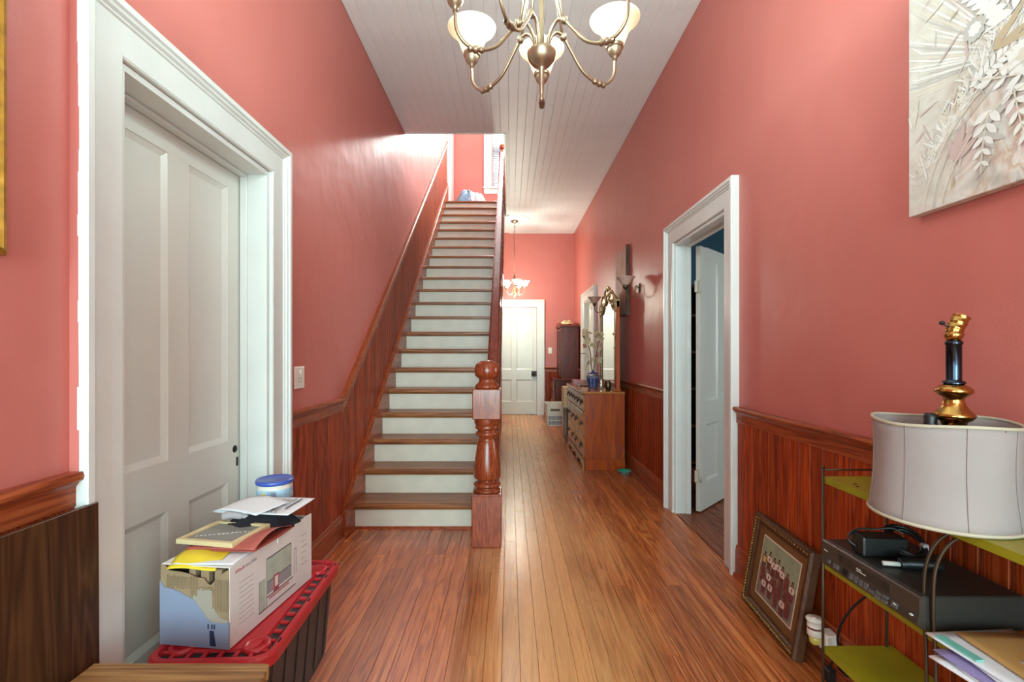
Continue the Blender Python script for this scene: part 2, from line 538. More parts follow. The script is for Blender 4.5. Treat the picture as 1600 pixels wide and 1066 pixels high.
    def obj(self, name, mats, parent=None, **kw):
        return link(name, self.mesh(name, mats), parent, **kw)


def link(name, me, parent=None, loc=None, rot=None, local=False, label=None):
    """link a mesh object; a child built in world coordinates keeps its place (local=True: coordinates of the parent)"""
    o = bpy.data.objects.new(name, me)
    COL.objects.link(o)
    if parent is not None:
        o.parent = parent
        if not local:
            o.matrix_parent_inverse = WORLD[parent.name].inverted()
    if loc is not None: o.location = loc
    if rot is not None: o.rotation_euler = rot
    M = Matrix.LocRotScale(o.location, o.rotation_euler, o.scale)
    if parent is not None and local:
        M = WORLD[parent.name] @ M
    WORLD[o.name] = M
    if label: o['label'] = label
    return o


WORLD = {}


def thing(name, label, cat, loc=(0, 0, 0), rotz=0.0, group=None, kind=None, rot=None):
    o = bpy.data.objects.new(name, None)
    COL.objects.link(o)
    o.empty_display_size = 0.05
    o.location = loc
    o.rotation_euler = rot if rot else (0, 0, rotz)
    WORLD[o.name] = Matrix.LocRotScale(o.location, o.rotation_euler, None)
    return tag(o, label, cat, group, kind)


def tag(o, label=None, cat=None, group=None, kind=None):
    if label: o['label'] = label
    if cat: o['category'] = cat
    if group: o['group'] = group
    if kind: o['kind'] = kind
    return o


def struct(name, bm, mats, label=None, parent=None):
    o = bm.obj(name, mats, parent)
    if parent is None:
        o['kind'] = 'structure'
        if label: o['label'] = label
    return o


def smooth_path(pts, n=8):
    """Catmull-Rom through the points"""
    P = [Vector(p) for p in pts]
    P = [2 * P[0] - P[1]] + P + [2 * P[-1] - P[-2]]
    out = []
    for i in range(1, len(P) - 2):
        for k in range(n):
            t = k / n
            a, b, c, d = P[i - 1], P[i], P[i + 1], P[i + 2]
            out.append(0.5 * ((2 * b) + (-a + c) * t + (2 * a - 5 * b + 4 * c - d) * t * t + (-a + 3 * b - 3 * c + d) * t ** 3))
    out.append(P[-2])
    return out
# ------------------------------------------------------------------ dimensions of the hall (metres)
XL, XR = -1.14, 1.30            # faces of the side walls
YB, YF = -5.00, 9.65            # front wall behind the camera, far wall
ZC, ZU = 3.645, 3.885           # hall ceiling, upper floor
ZT = 6.90                       # upper ceiling
YO = 5.22                       # where the ceiling opens over the stairs
XO = -0.04                      # right edge of that opening
RISE, RUN, Y1 = 0.185, 0.2455, 3.41
SLOPE = RISE / RUN
RAIL0, RAIL1 = 0.865, 0.955     # chair rail
DOOR_H = 2.114
LD = (1.398, 2.268)             # left door opening along Y
RD = (2.87, 3.77)               # right door opening
FD = (7.30, 8.30)               # far right door
XD = (-0.366, 0.548)            # far door along X

# ------------------------------------------------------------------ floor
b = B().box(XL - 0.2, XR + 0.02, YB, YF + 0.1, -0.06, -0.016)
floor = struct('floor', b, 'dark_gap', 'worn red-brown heart pine floor of narrow planks running down the hall')
PW = (XR - XL) / 33
cache = {}


def plank_mesh(w_, l_, t_, ch, key, mat):
    if (key, round(l_, 2)) in cache:
        return cache[(key, round(l_, 2))]
    g = 0.0005
    prof = [(g, -t_), (w_ - g, -t_), (w_ - g, -ch), (w_ - g - ch, 0), (g + ch, 0), (g, -ch)]
    bb = B().prism(prof, 0.0006, l_ - 0.0006, axis='y')
    me = bb.mesh('plank', mat)
    cache[(key, round(l_, 2))] = me
    return me


rnd = random.Random(11)
for i in range(33):
    x = XL + i * PW
    y = YB - rnd.choice((0, 0.4, 0.8, 1.2, 1.6))
    while y < YF:
        l_ = rnd.choice((1.8, 2.2, 2.6, 3.0, 3.4, 4.0))
        a, c = max(y, YB), min(y + l_, YF)
        if c - a > 0.1 and not (x + PW < -0.15 and a > 3.75):
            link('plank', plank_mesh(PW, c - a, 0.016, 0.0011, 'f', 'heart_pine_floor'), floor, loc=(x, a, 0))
        y += l_

# ------------------------------------------------------------------ ceiling of painted boards
b = B()
b.box(XL - 0.2, XR + 0.2, YB, YO, ZC + 0.012, ZU)
b.box(XO, XR + 0.2, YO, YF + 0.1, ZC + 0.012, ZU)
b.box(XL - 0.2, XO, Y1 + 20 * RUN + 0.06, YF + 0.1, ZC + 0.012, ZU)
ceiling = struct('ceiling', b, 'ceiling_paint', 'pale grey painted board ceiling over the hall')
CW = (XR - XL) / 28


def ceil_board(l_):
    key = ('c', round(l_, 2))
    if key not in cache:
        ch = 0.0035
        prof = [(0.0004, 0.012), (CW - 0.0004, 0.012), (CW - 0.0004, ch), (CW - ch, 0), (ch, 0), (0.0004, ch)]
        cache[key] = B().prism(prof, 0, l_, axis='y').mesh('ceiling_board', 'ceiling_paint')
    return cache[key]


for i in range(28):
    x = XL + i * CW
    end = YO if x + CW * 0.6 < XO else YF
    cut = 2.9 + 0.0 if i % 2 else 4.1
    link('ceiling_board', ceil_board(end - YB), ceiling, loc=(x, YB, ZC))
# fascia boards around the stair opening
b = B().box(XO - 0.022, XO, YO, Y1 + 20 * RUN + 0.06, ZC - 0.004, ZU, bev=0.003)
struct('trim_1', b, 'white_trim_paint', 'white fascia board on the side of the stair opening')
b = B().box(XL, XO, YO - 0.001, YO + 0.02, ZC - 0.004, ZU, bev=0.003)
struct('trim_2', b, 'white_trim_paint', 'white fascia board at the front of the stair opening')

# ------------------------------------------------------------------ walls
def wall_x(name, x0, x1, openings, y0, y1, z0, z1, mat, label):
    """wall across x0..x1 running along Y, with rectangular openings (ya, yb, za, zb)"""
    bb = B()
    ys = sorted({y0, y1, *[o[0] for o in openings], *[o[1] for o in openings]})
    for a, c in zip(ys[:-1], ys[1:]):
        m = (a + c) / 2
        op = sorted([(o[2], o[3]) for o in openings if o[0] < m < o[1]])
        z = z0
        for za, zb in op:
            if za > z: bb.box(x0, x1, a, c, z, za)
            z = zb
        if z < z1: bb.box(x0, x1, a, c, z, z1)
    return struct(name, bb, mat, label)


wl = wall_x('wall_left', XL - 0.2, XL, [(LD[0], LD[1], -0.02, DOOR_H), (-2.3, -0.8, -0.02, 2.5)], YB, YF, -0.05, ZT, 'rose_red_wall_paint',  # opening behind the camera is added to let in fill light
            'rose red painted wall on the stair side of the hall')
wr = wall_x('wall_right', XR, XR + 0.12, [(-2.3, -0.8, -0.02, 2.5), (RD[0], RD[1], -0.02, DOOR_H), (FD[0], FD[1], -0.02, DOOR_H), (4.8, 7.4, 4.6, 6.3)], YB, YF, -0.05, ZT, 'rose_red_wall_paint',  # opening behind the camera and upper side window are added for fill light
            'long rose red painted wall with the open white door')
b = B()
b.box(XL - 0.2, XD[0], YF, YF + 0.15, -0.05, ZU)
b.box(XD[1], XR + 0.2, YF, YF + 0.15, -0.05, ZU)
b.box(XD[0], XD[1], YF, YF + 0.15, 2.16, ZU)
WX, WZ = (-0.36, 0.50), (4.57, 6.62)
b.box(XL - 0.2, WX[0], YF, YF + 0.15, ZU, ZT)
b.box(WX[1], XR + 0.2, YF, YF + 0.15, ZU, ZT)
b.box(WX[0], WX[1], YF, YF + 0.15, ZU, WZ[0])
b.box(WX[0], WX[1], YF, YF + 0.15, WZ[1], ZT)
wf = struct('wall_far', b, 'rose_red_wall_paint', 'rose red wall closing the far end of the hall')
b = B()
b.box(XL - 0.2, -0.95, YB - 0.15, YB, -0.05, ZT)
b.box(1.1, XR + 0.2, YB - 0.15, YB, -0.05, ZT)
b.box(-0.95, 1.1, YB - 0.15, YB, 3.25, ZT)
struct('wall_front', b, 'rose_red_wall_paint', 'rose red front wall around the open front doorway')
b = B().box(XL - 0.2, XR + 0.2, YB - 0.15, YF + 0.15, ZT, ZT + 0.1)
struct('ceiling_upper', b, 'ceiling_paint', 'ceiling of the upper landing')

# ------------------------------------------------------------------ beadboard, chair rails and baseboards
BW = 0.082


def bead_profile():
    return [(0, 0), (0, 0.006), (0.005, 0.013), (BW - 0.013, 0.013), (BW - 0.011, 0.0095), (BW - 0.009, 0.0125), (BW - 0.004, 0.0125), (BW - 0.0006, 0.006), (BW - 0.0006, 0)]


def bead_mesh(z0, z1, slope=0.0):
    key = ('b', round(z0, 3), round(z1, 3), slope)
    if key not in cache:
        t = B().prism(bead_profile(), z0, z1, axis='z')
        for v in t.bm.verts:
            v.co.z += slope * v.co.x
        cache[key] = t.mesh('wainscot_board', 'beadboard_wood')
    return cache[key]


def bead_run(parent, p, direction, length, z0=0.16, z1=0.88, slope=0.0):
    """boards side by side from p along a direction; the boards' faces look to the left of the direction"""
    ang = math.atan2(direction[1], direction[0])
    n = int(length / BW + 0.4)
    for k in range(n):
        link('wainscot_board', bead_mesh(z0, z1, slope), parent,
             loc=(p[0] + direction[0] * k * BW, p[1] + direction[1] * k * BW, k * BW * slope), rot=(0, 0, ang))


# right wall: direction -Y has the hall... the board face (+local y) must look to -X: direction +Y
bead_run(wr, (XR, 0.25, 0), (0, 1), 2.72 - 0.25)
bead_run(wr, (XR, 3.92, 0), (0, 1), 7.15 - 3.92)
bead_run(wr, (XR, 8.45, 0), (0, 1), 9.65 - 8.45)
bead_run(wf, (XR, YF, 0), (-1, 0), XR - 0.70)
# left wall: face looks to +X: direction -Y
bead_run(wl, (XL, 1.247, 0), (0, -1), 1.247 - 0.25)
bead_run(wl, (XL, 3.237, 0), (0, -1), 3.237 - 2.42)
# along the stairs (direction -Y, so the slope is negative)
YW = 8.70
for k in range(int((YW - 3.237) / BW)):
    y = 3.237 + (k + 1) * BW
    link('wainscot_board', bead_mesh(0.10, 0.88, -SLOPE), wl, loc=(XL, y, (y - 3.237) * SLOPE), rot=(0, 0, -PI / 2))

RAILP = [(0, RAIL0), (0.016, RAIL0), (0.016, RAIL0 + 0.05), (0.022, RAIL0 + 0.058), (0.026, RAIL0 + 0.064), (0.036, RAIL0 + 0.070), (0.038, RAIL0 + 0.080), (0.034, RAIL1), (0, RAIL1)]
BASEP = [(0, 0), (0.036, 0), (0.036, 0.010), (0.030, 0.020), (0.022, 0.022), (0.022, 0.145), (0.019, 0.155), (0.020, 0.163), (0.014, 0.175), (0, 0.178)]


def run_y(name, prof, x, sgn, y0, y1, mat, label=None):
    return struct(name, B().prism([(x + sgn * d, z) for d, z in prof], y0, y1, axis='y'), mat, label)


# the rails and bases are moulded along Y
run_y('trim_3', RAILP, XR, -1, 0.25, 2.72, 'trim_wood', 'wooden chair rail on the wall behind the green shelves')
run_y('trim_4', RAILP, XR, -1, 3.92, 7.15, 'trim_wood', 'wooden chair rail behind the dresser')
run_y('trim_5', RAILP, XR, -1, 8.45, YF, 'trim_wood', 'wooden chair rail beside the tall cherry cabinet')
run_y('trim_6', RAILP, XL, 1, 0.25, 1.247, 'trim_wood', 'wooden chair rail above the dark board')
b = B().prism([(XL + d, z) for d, z in RAILP], 2.42, 3.237, axis='y')
# continues as the sloping cap of the stair wainscot
tmp = B()
CAP = [(0, 0), (0.018, 0), (0.018, 0.07), (0.026, 0.078), (0.038, 0.086), (0.038, 0.100), (0.030, 0.112), (0, 0.112)]
lo = [(XL + d, 3.237, RAIL0 - 0.012 + z) for d, z in CAP]
hi = [(XL + d, YW, RAIL0 - 0.012 + z + (YW - 3.237) * SLOPE) for d, z in CAP]
for i in range(len(CAP)):
    j = (i + 1) % len(CAP)
    tmp.poly([lo[i], lo[j], hi[j], hi[i]])
tmp.poly(lo); tmp.poly(hi)
bmesh.ops.recalc_face_normals(tmp.bm, faces=tmp.bm.faces)
tmp.bm.verts.index_update()
b._add(tmp.bm)
struct('trim_7', b, 'trim_wood', 'wooden chair rail turning up into the sloping cap beside the stairs')
b = B().prism([(YF - d, z) for d, z in RAILP], 0.70, XR - 0.038, axis='x')
struct('trim_8', b, 'trim_wood_x', 'wooden chair rail on the far wall below the light switch')
run_y('baseboard_right', BASEP, XR, -1, 0.25, 2.72, 'trim_wood', 'tall wooden baseboard behind the leaning picture')
run_y('baseboard_right_middle', BASEP, XR, -1, 3.92, 7.15, 'trim_wood', 'tall wooden baseboard behind the dresser and the green bowl')
run_y('baseboard_right_far', BASEP, XR, -1, 8.45, YF, 'trim_wood', 'tall wooden baseboard behind the cherry cabinet')
run_y('baseboard_left', BASEP, XL, 1, 0.25, 1.247, 'trim_wood', 'wooden baseboard behind the dark board')
run_y('baseboard_left_stair', BASEP, XL, 1, 2.42, 3.30, 'trim_wood', 'tall wooden baseboard between the white door and the stairs')
struct('baseboard_far', B().prism([(YF - d, z) for d, z in BASEP], 0.70, XR - 0.036, axis='x'), 'trim_wood_x', 'wooden baseboard on the far wall')

# ------------------------------------------------------------------ door casings, mitred
# profile: u outward from the opening, d out of the wall
CASP = [(0.004, 0.0), (0.004, 0.017), (0.010, 0.021), (0.102, 0.021), (0.106, 0.027), (0.112, 0.027), (0.118, 0.036), (0.126, 0.038), (0.131, 0.046), (0.150, 0.046), (0.153, 0.042), (0.153, 0.0)]


def casing(name, O, e, n, a0, a1, top, label, prof=CASP, mat='white_trim_paint', parent=None):
    """O: point on the wall at floor level; e: unit vector along the wall; n: out of the wall"""
    O, e, n = Vector(O), Vector(e), Vector(n)
    t = bmesh.new()
    st = []
    for u, d in prof:
        pts = [(a0 - u, 0), (a0 - u, top + u), (a1 + u, top + u), (a1 + u, 0)]
        st.append([t.verts.new(O + e * p + Vector((0, 0, z)) + n * d) for p, z in pts])
    for i in range(len(prof) - 1):
        for k in range(3):
            t.faces.new([st[i][k], st[i][k + 1], st[i + 1][k + 1], st[i + 1][k]])
    bmesh.ops.recalc_face_normals(t, faces=t.faces)
    t.verts.index_update()
    bb = B(); bb._add(t)
    return struct(name, bb, mat, label, parent)


casing('trim_9', (XL, 0, 0), (0, 1, 0), (1, 0, 0), LD[0], LD[1], DOOR_H, 'wide white moulded casing around the closed white door beside the boxes')
casing('trim_10', (XR, 0, 0), (0, 1, 0), (-1, 0, 0), RD[0], RD[1], DOOR_H, 'white moulded casing with chipped paint around the open doorway')
casing('trim_11', (XR, 0, 0), (0, 1, 0), (-1, 0, 0), FD[0], FD[1], DOOR_H, 'white moulded casing on the wall beyond the dresser mirror')
casing('trim_12', (0, YF, 0), (1, 0, 0), (0, -1, 0), XD[0], XD[1], 2.16, 'white moulded casing around the door at the far end')


def jamb_x(name, xa, xb, y0, y1, top, label, stop):
    """lining of an opening through a wall that runs along Y, with a door stop at x = stop"""
    bb = B()
    lo, hi = min(xa, xb), max(xa, xb)
    bb.box(lo, hi, y0 - 0.002, y0 + 0.02, 0, top, bev=0.001)
    bb.box(lo, hi, y1 - 0.02, y1 + 0.002, 0, top, bev=0.001)
    bb.box(lo, hi, y0 + 0.02, y1 - 0.02, top - 0.02, top + 0.002, bev=0.001)
    s0, s1 = stop
    bb.box(s0, s1, y0 + 0.02, y0 + 0.032, 0, top - 0.02, bev=0.003)
    bb.box(s0, s1, y1 - 0.032, y1 - 0.02, 0, top - 0.02, bev=0.003)
    bb.box(s0, s1, y0 + 0.032, y1 - 0.032, top - 0.034, top - 0.02, bev=0.003)
    return struct(name, bb, 'white_trim_paint', label)


jamb_x('trim_13', XL - 0.2, XL + 0.004, LD[0], LD[1], DOOR_H, 'white door jamb lining the deep recess of the closed door', (XL - 0.118, XL - 0.085))
jamb_x('trim_14', XR - 0.004, XR + 0.12, RD[0], RD[1], DOOR_H, 'white door jamb with scuffed lower edge in the open doorway', (XR + 0.080, XR + 0.112))
jamb_x('trim_15', XR - 0.004, XR + 0.12, FD[0], FD[1], DOOR_H, 'white door jamb beyond the dresser', (XR + 0.03, XR + 0.06))

# threshold of the open doorway
b = B().box(XR + 0.005, XR + 0.12, RD[0] + 0.021, RD[1] - 0.021, -0.02, 0.003, bev=0.002)
struct('trim_16', b, 'side_room_floor_wood', 'worn wooden threshold under the open doorway')


def panel_door(name, w_, h_, t_, stile, rails, mid, mat, label, loc, rot, knob=None, hinges=False):
    """local x along the width from the hinge, y through the thickness (front face y = 0, looking to -y), z up.
    rails: z ranges of top, lock and bottom rail; four recessed panels with moulded edges"""
    root = thing(name, label, None, loc, rot=rot, kind='structure')
    bb = B()
    bb.box(0, stile, 0, t_, 0, h_, bev=0.0015)
    bb.box(w_ - stile, w_, 0, t_, 0, h_, bev=0.0015)
    bb.box(w_ / 2 - mid / 2, w_ / 2 + mid / 2, 0.0004, t_ - 0.0004, rails[2][0], rails[0][1] - 0.01, bev=0.0005)
    for za, zb in rails:
        bb.box(stile - 0.002, w_ - stile + 0.002, 0.0002, t_ - 0.0002, za, zb, bev=0.0005)
    bb.obj('door_frame', mat, root, local=True)
    cols = ((stile, w_ / 2 - mid / 2), (w_ / 2 + mid / 2, w_ - stile))
    rows = ((rails[1][1], rails[0][0]), (rails[2][1], rails[1][0]))
    for za, zb in rows:
        for xa, xb in cols:
            p = B()
            p.box(xa - 0.004, xb + 0.004, 0.014, t_ - 0.014, za - 0.004, zb + 0.004)
            m = 0.022
            for y0, y1 in ((0.0145, 0.003), (t_ - 0.0145, t_ - 0.003)):
                o = [(xa, y1, za), (xb, y1, za), (xb, y1, zb), (xa, y1, zb)]
                q = [(xa + m, y0, za + m), (xb - m, y0, za + m), (xb - m, y0, zb - m), (xa + m, y0, zb - m)]
                for k in range(4):
                    p.poly([o[k], o[(k + 1) % 4], q[(k + 1) % 4], q[k]])
            p.obj('panel', mat, root, local=True)
    if hinges:
        for z in (0.28, h_ - 0.32):
            hb = B()
            hb.box(-0.040, 0.0, 0.010, 0.030, z - 0.045, z + 0.045, bev=0.002)
            hb.tube([(-0.006, -0.006, z - 0.05), (-0.006, -0.006, z + 0.05)], 0.007)
            hb.sphere((-0.006, -0.006, z + 0.055), 0.008)
            hb.sphere((-0.006, -0.006, z - 0.055), 0.008)
            hb.obj('hinge', 'hinge_paint', root, local=True)
    if knob:
        kx, kz, style = knob
        kb = B()
        R = Matrix.Translation((kx, 0, kz)) @ Matrix.Rotation(PI / 2, 4, 'X')
        if style == 'keyhole':
            kb.lathe([(0, 0.003), (0.016, 0.003), (0.017, 0.001), (0.017, 0)], M=R, seg=16)
            kb.lathe([(0.0, 0.008), (0.006, 0.008), (0.007, 0.003)], M=R, seg=12)
            kb.box(kx + 0.012, kx + 0.022, -0.003, 0.002, kz - 0.08, kz - 0.04)
        else:
            kb.box(kx - 0.035, kx + 0.075, -0.026, 0.004, kz - 0.055, kz + 0.055, bev=0.004)
            kb.lathe([(0.009, 0.02), (0.009, 0.05), (0.024, 0.056), (0.028, 0.068), (0.022, 0.082), (0, 0.086)], M=R, seg=16)
        kb.obj('knob', 'iron_hardware', root, local=True, label='dark metal door hardware')
    return root


RAILS = ((1.998, 2.09), (0.675, 0.861), (0.0, 0.22))
# left door: seen face looks to +X; local -y -> +X means rotation +90 deg about z: local x -> +Y
panel_door('door_1', 0.866, 2.090, 0.036, 0.118, RAILS, 0.115, 'door_paint', 'closed white four-panel door behind the red-lidded tote',
           (XL - 0.122, LD[0] + 0.002, 0.004), (0, 0, PI / 2), knob=(0.805, 0.815, 'keyhole'))
# right door: hinged at the far jamb, swung back into the side room
panel_door('door_2', 0.855, 2.085, 0.036, 0.115, RAILS, 0.11, 'door_paint', 'white four-panel door standing open into the side room',
           (XR + 0.195, RD[1] - 0.012, 0.012), (0, 0, math.radians(46)), hinges=True)
# far right door, closed
panel_door('door_3', 0.96, 2.088, 0.036, 0.12, RAILS, 0.115, 'door_paint', 'closed white door beyond the dresser mirror',
           (XR + 0.062, FD[1] - 0.02, 0.004), (0, 0, -PI / 2))
# far end door
panel_door('door_4', 0.914, 2.155, 0.04, 0.065, ((2.04, 2.155), (0.70, 0.905), (0.0, 0.255)), 0.10, 'door_paint', 'closed white four-panel door at the far end of the hall',
           (XD[0], YF + 0.03, 0.004), (0, 0, 0), knob=(0.845, 0.82, 'rim'))
b = B()
b.box(XD[0], XD[0] + 0.001, YF, YF + 0.15, 0, 2.16); b.box(XD[1] - 0.001, XD[1], YF, YF + 0.15, 0, 2.16)
b.box(XD[0], XD[1], YF, YF + 0.08, -0.012, 0.006, bev=0.003)
struct('trim_17', b, 'side_room_floor_wood', 'wooden threshold under the far door')
b = B().box(XD[0] - 0.05, XD[1] + 0.05, YF + 0.15, YF + 0.18, -0.05, 2.3)
struct('wall_beyond_far_door', b, 'dark_gap')

# ------------------------------------------------------------------ upper landing: window, door, base
b = B()
wz0, wz1 = WZ
win = thing('window_1', 'tall bright window with white slatted blind above the landing', None, (0.07, YF, wz0), kind='structure')
fr = B()
for x0, x1, z0, z1 in ((WX[0], WX[0] + 0.05, wz0, wz1), (WX[1] - 0.05, WX[1], wz0, wz1), (WX[0] + 0.05, WX[1] - 0.05, wz0, wz0 + 0.06), (WX[0] + 0.05, WX[1] - 0.05, wz1 - 0.05, wz1), (WX[0] + 0.05, WX[1] - 0.05, 5.43, 5.48)):
    fr.box(x0, x1, YF + 0.06, YF + 0.10, z0, z1, bev=0.003)
fr.obj('window_frame', 'white_trim_paint', win)
for z0, z1 in ((wz0 + 0.06, 5.43), (5.48, wz1 - 0.05)):
    B().box(WX[0] + 0.05, WX[1] - 0.05, YF + 0.078, YF + 0.082, z0, z1).obj('pane', 'window_glass', win)
sl = B().box(-0.40, 0.40, -0.001, 0.001, -0.020, 0.020).mesh('slat', 'blind_slat_white')
z = wz0 + 0.03
while z < 5.80:
    link('slat', sl, win, loc=(0.07, YF + 0.03, z), rot=(math.radians(-32), 0, 0))
    z += 0.042
b = B()
_r = random.Random(2)
for k in range(24):
    za = 0.95 + k * 0.056
    b.box(XL, XL + 0.021 + _r.uniform(-0.003, 0.003), LD[0] - 0.1545, LD[0] - 0.1525, za, za + 0.056)
struct('paint_edge', b, 'rose_red_wall_paint', None, wl)      # wall paint lapped raggedly onto the side of the casing
casing('trim_18', (0, YF, wz0 - 0.12), (1, 0, 0), (0, -1, 0), WX[0], WX[1], wz1 - wz0 + 0.12, 'white casing around the landing window')
b = B().box(WX[0] - 0.17, WX[1] + 0.17, YF - 0.06, YF, wz0 - 0.03, wz0, bev=0.004)
b.box(WX[0] - 0.15, WX[1] + 0.15, YF - 0.02, YF, wz0 - 0.13, wz0 - 0.03, bev=0.003)
struct('trim_19', b, 'white_trim_paint', 'white sill under the landing window')
b = B().box(XL + 0.03, XR, YF - 0.02, YF, ZU, ZU + 0.19, bev=0.004)
struct('baseboard_landing', b, 'white_trim_paint', 'white baseboard along the landing wall')
b = B()
b.box(XL, XL + 0.03, YW + 0.02, YW + 0.16, ZU, ZT - 0.6, bev=0.004)
b.box(XL, XL + 0.022, YW + 0.16, YF - 0.005, ZU, ZT - 0.6, bev=0.004)
struct('trim_20', b, 'white_trim_paint', 'white door casing at the head of the stairs')
cas_up = casing('trim_21', (XR, 0, 4.5), (0, 1, 0), (-1, 0, 0), 4.8, 7.4, 1.8, 'white casing around the added upstairs side window')
b = B().box(XR + 0.08, XR + 0.11, 6.08, 6.12, 4.6, 6.3)  # unseen upstairs window, added to let light into the stairwell
b.box(XR + 0.08, XR + 0.11, 4.8, 7.4, 5.43, 5.47)
b.box(XR + 0.08, XR + 0.11, 4.8, 7.4, 4.6, 4.65); b.box(XR + 0.08, XR + 0.11, 4.8, 7.4, 6.25, 6.3)
struct('window_added', b, 'white_trim_paint', 'wide side window added upstairs for light')
# landing floor boards
lb = B().box(XL + 0.03, XO, Y1 + 20 * RUN + 0.20, YF - 0.02, ZU, ZU + 0.004)
struct('floor_landing', lb, 'tread_wood', 'wooden landing at the top of the stairs')

# ------------------------------------------------------------------ side room behind the open door
b = B()
x0, x1, y0, y1 = XR + 0.12, 4.5, 1.2, 6.2
b.box(x1, x1 + 0.1, y0, 2.3, -0.05, 3.0); b.box(x1, x1 + 0.1, 3.5, y1, -0.05, 3.0)
b.box(x1, x1 + 0.1, 2.3, 3.5, -0.05, 0.85); b.box(x1, x1 + 0.1, 2.3, 3.5, 2.35, 3.0)
b.box(x0, x1, y0 - 0.1, y0, -0.05, 3.0); b.box(x0, x1, y1, y1 + 0.1, -0.05, 3.0)
struct('wall_side_room', b, 'teal_room_paint', 'dark teal walls of the side room')
struct('ceiling_side_room', B().box(x0, x1 + 0.1, y0, y1, 3.0, 3.1), 'side_room_ceiling', 'ceiling of the side room')
fl2 = struct('floor_side_room', B().box(x0 - 0.001, x1, y0, y1, -0.06, -0.016), 'dark_gap', 'dark wooden plank floor of the side room')
for i in range(13):
    for k in range(2):
        l_ = (2.6, 2.4)[k] if i % 2 else (2.2, 2.8)[k]
        yy = y0 if k == 0 else y0 + ((2.6 if i % 2 else 2.2))
        link('plank', plank_mesh(0.085, l_, 0.016, 0.0016, 's', 'side_room_floor_wood'), fl2, loc=(x0 + i * 0.085, yy, 0))
fl3 = B().box(x0 + 13 * 0.085, x1, y0, y1, -0.016, 0).obj('plank', 'side_room_floor_wood', fl2)
# a dim bookcase glimpsed through the hinge gap
bc = thing('bookcase', 'dark bookcase glimpsed through the gap behind the open door', 'bookcase', (1.75, 5.35, 0))
B().box(1.52, 1.56, 5.2, 5.5, 0, 2.0).box(2.1, 2.14, 5.2, 5.5, 0, 2.0).box(1.56, 2.1, 5.47, 5.5, 0, 2.0).obj('case', 'dark_board_wood', bc)
for z in (0.05, 0.45, 0.85, 1.25, 1.65, 1.97):
    B().box(1.56, 2.1, 5.2, 5.47, z, z + 0.025).obj('shelf', 'dark_board_wood', bc)
# ------------------------------------------------------------------ staircase
stair = thing('staircase', 'straight wooden staircase with brown treads and white risers climbing to the landing', 'staircase', (-0.6, Y1, 0))
TXL, TXR = XL + 0.036, -0.115
YTOP = Y1 + 20 * RUN
tread_me = B()
prof = [(0.0, -0.026), (0.004, -0.033), (0.30, -0.033), (0.30, 0), (0.010, 0), (0.003, -0.004), (0.0, -0.011)]
tread_me.prism(prof, TXL, TXR, axis='x')
tread_me = tread_me.mesh('tread', 'tread_wood')
riser_me = B().box(TXL, TXR, 0.028, 0.046, 0, RISE - 0.033).mesh('riser', 'riser_paint')
cove_me = B().prism([(0.014, -0.046), (0.028, -0.046), (0.028, -0.033), (0.012, -0.033)], TXL, TXR, axis='x').mesh('cove_moulding', 'tread_wood')
for n in range(1, 22):
    y = Y1 + (n - 1) * RUN
    link('tread', tread_me, stair, loc=(0, y, n * RISE))
    link('riser', riser_me, stair, loc=(0, y, (n - 1) * RISE))
    if n < 9:
        link('cove_moulding', cove_me, stair, loc=(0, y, n * RISE))
B().prism([(0.012, 0), (0.028, 0), (0.028, 0.016), (0.018, 0.014)], TXL, TXR, axis='x').obj('shoe_moulding', 'beadboard_wood', stair, loc=(0, Y1, 0))


def slope_prism(x0, x1, ya, za, yb, lower, upper):
    """board parallel to the flight: za is the nosing line at ya; lower/upper offsets from it"""
    zb = za + (yb - ya) * SLOPE
    return B().prism([(ya, za + lower), (ya, za + upper), (yb, zb + upper), (yb, zb + lower)], x0, x1, axis='x', bev=0.002)


# wall-side skirt board: its top meets the baseboard's top
b = B().prism([(3.235, 0.0), (3.235, 0.185), (YW, 0.185 + (YW - 3.235) * SLOPE), (YW, ZU + 0.001 if False else 0.185 + (YW - 3.235) * SLOPE - 0.5), (3.60, 0.0)], XL, XL + 0.036, axis='x', bev=0.002)
b.obj('skirt_board', 'trim_wood', stair)
tb = B()
d0 = 3.235
tb.prism([(d0, 0.185), (d0, 0.205), (YW, 0.205 + (YW - d0) * SLOPE), (YW, 0.185 + (YW - d0) * SLOPE)], XL, XL + 0.026, axis='x')
tb.obj('skirt_cap', 'trim_wood', stair)
# outer string, spandrel, balusters, handrail
slope_prism(-0.115, -0.082, Y1 - 0.12, RISE - 0.12 * SLOPE, YTOP + 0.05, -0.30, 0.06).obj('outer_string', 'trim_wood', stair)
b = B().prism([(Y1 + 0.1, 0.0), (Y1 + 0.1, 0.12), (YTOP, 0.12 + (YTOP - Y1 - 0.1) * SLOPE), (YTOP, 0.0)], -0.150, -0.132, axis='x')
b.obj('spandrel_panel', 'beadboard_wood', stair)
bal = B()
bal.box(-0.016, 0.016, -0.016, 0.016, 0, 0.14, bev=0.002)
bal.lathe([(0.010, 0.14), (0.019, 0.15), (0.012, 0.165), (0.018, 0.22), (0.013, 0.35), (0.010, 0.52), (0.017, 0.535), (0.010, 0.55)], seg=8)
bal.box(-0.015, 0.015, -0.015, 0.015, 0.55, 0.74, bev=0.002)
bal_me = bal.mesh('baluster', 'rail_wood')
RX = -0.122
y = Y1 + 0.10
while y < YTOP - 0.02:
    link('baluster', bal_me, stair, loc=(RX + 0.022, y, RISE + (y - Y1) * SLOPE + 0.05 - 0.10))
    y += RUN / 2
RZ0, RY0 = 0.885, 3.27          # underside of the rail at the newel
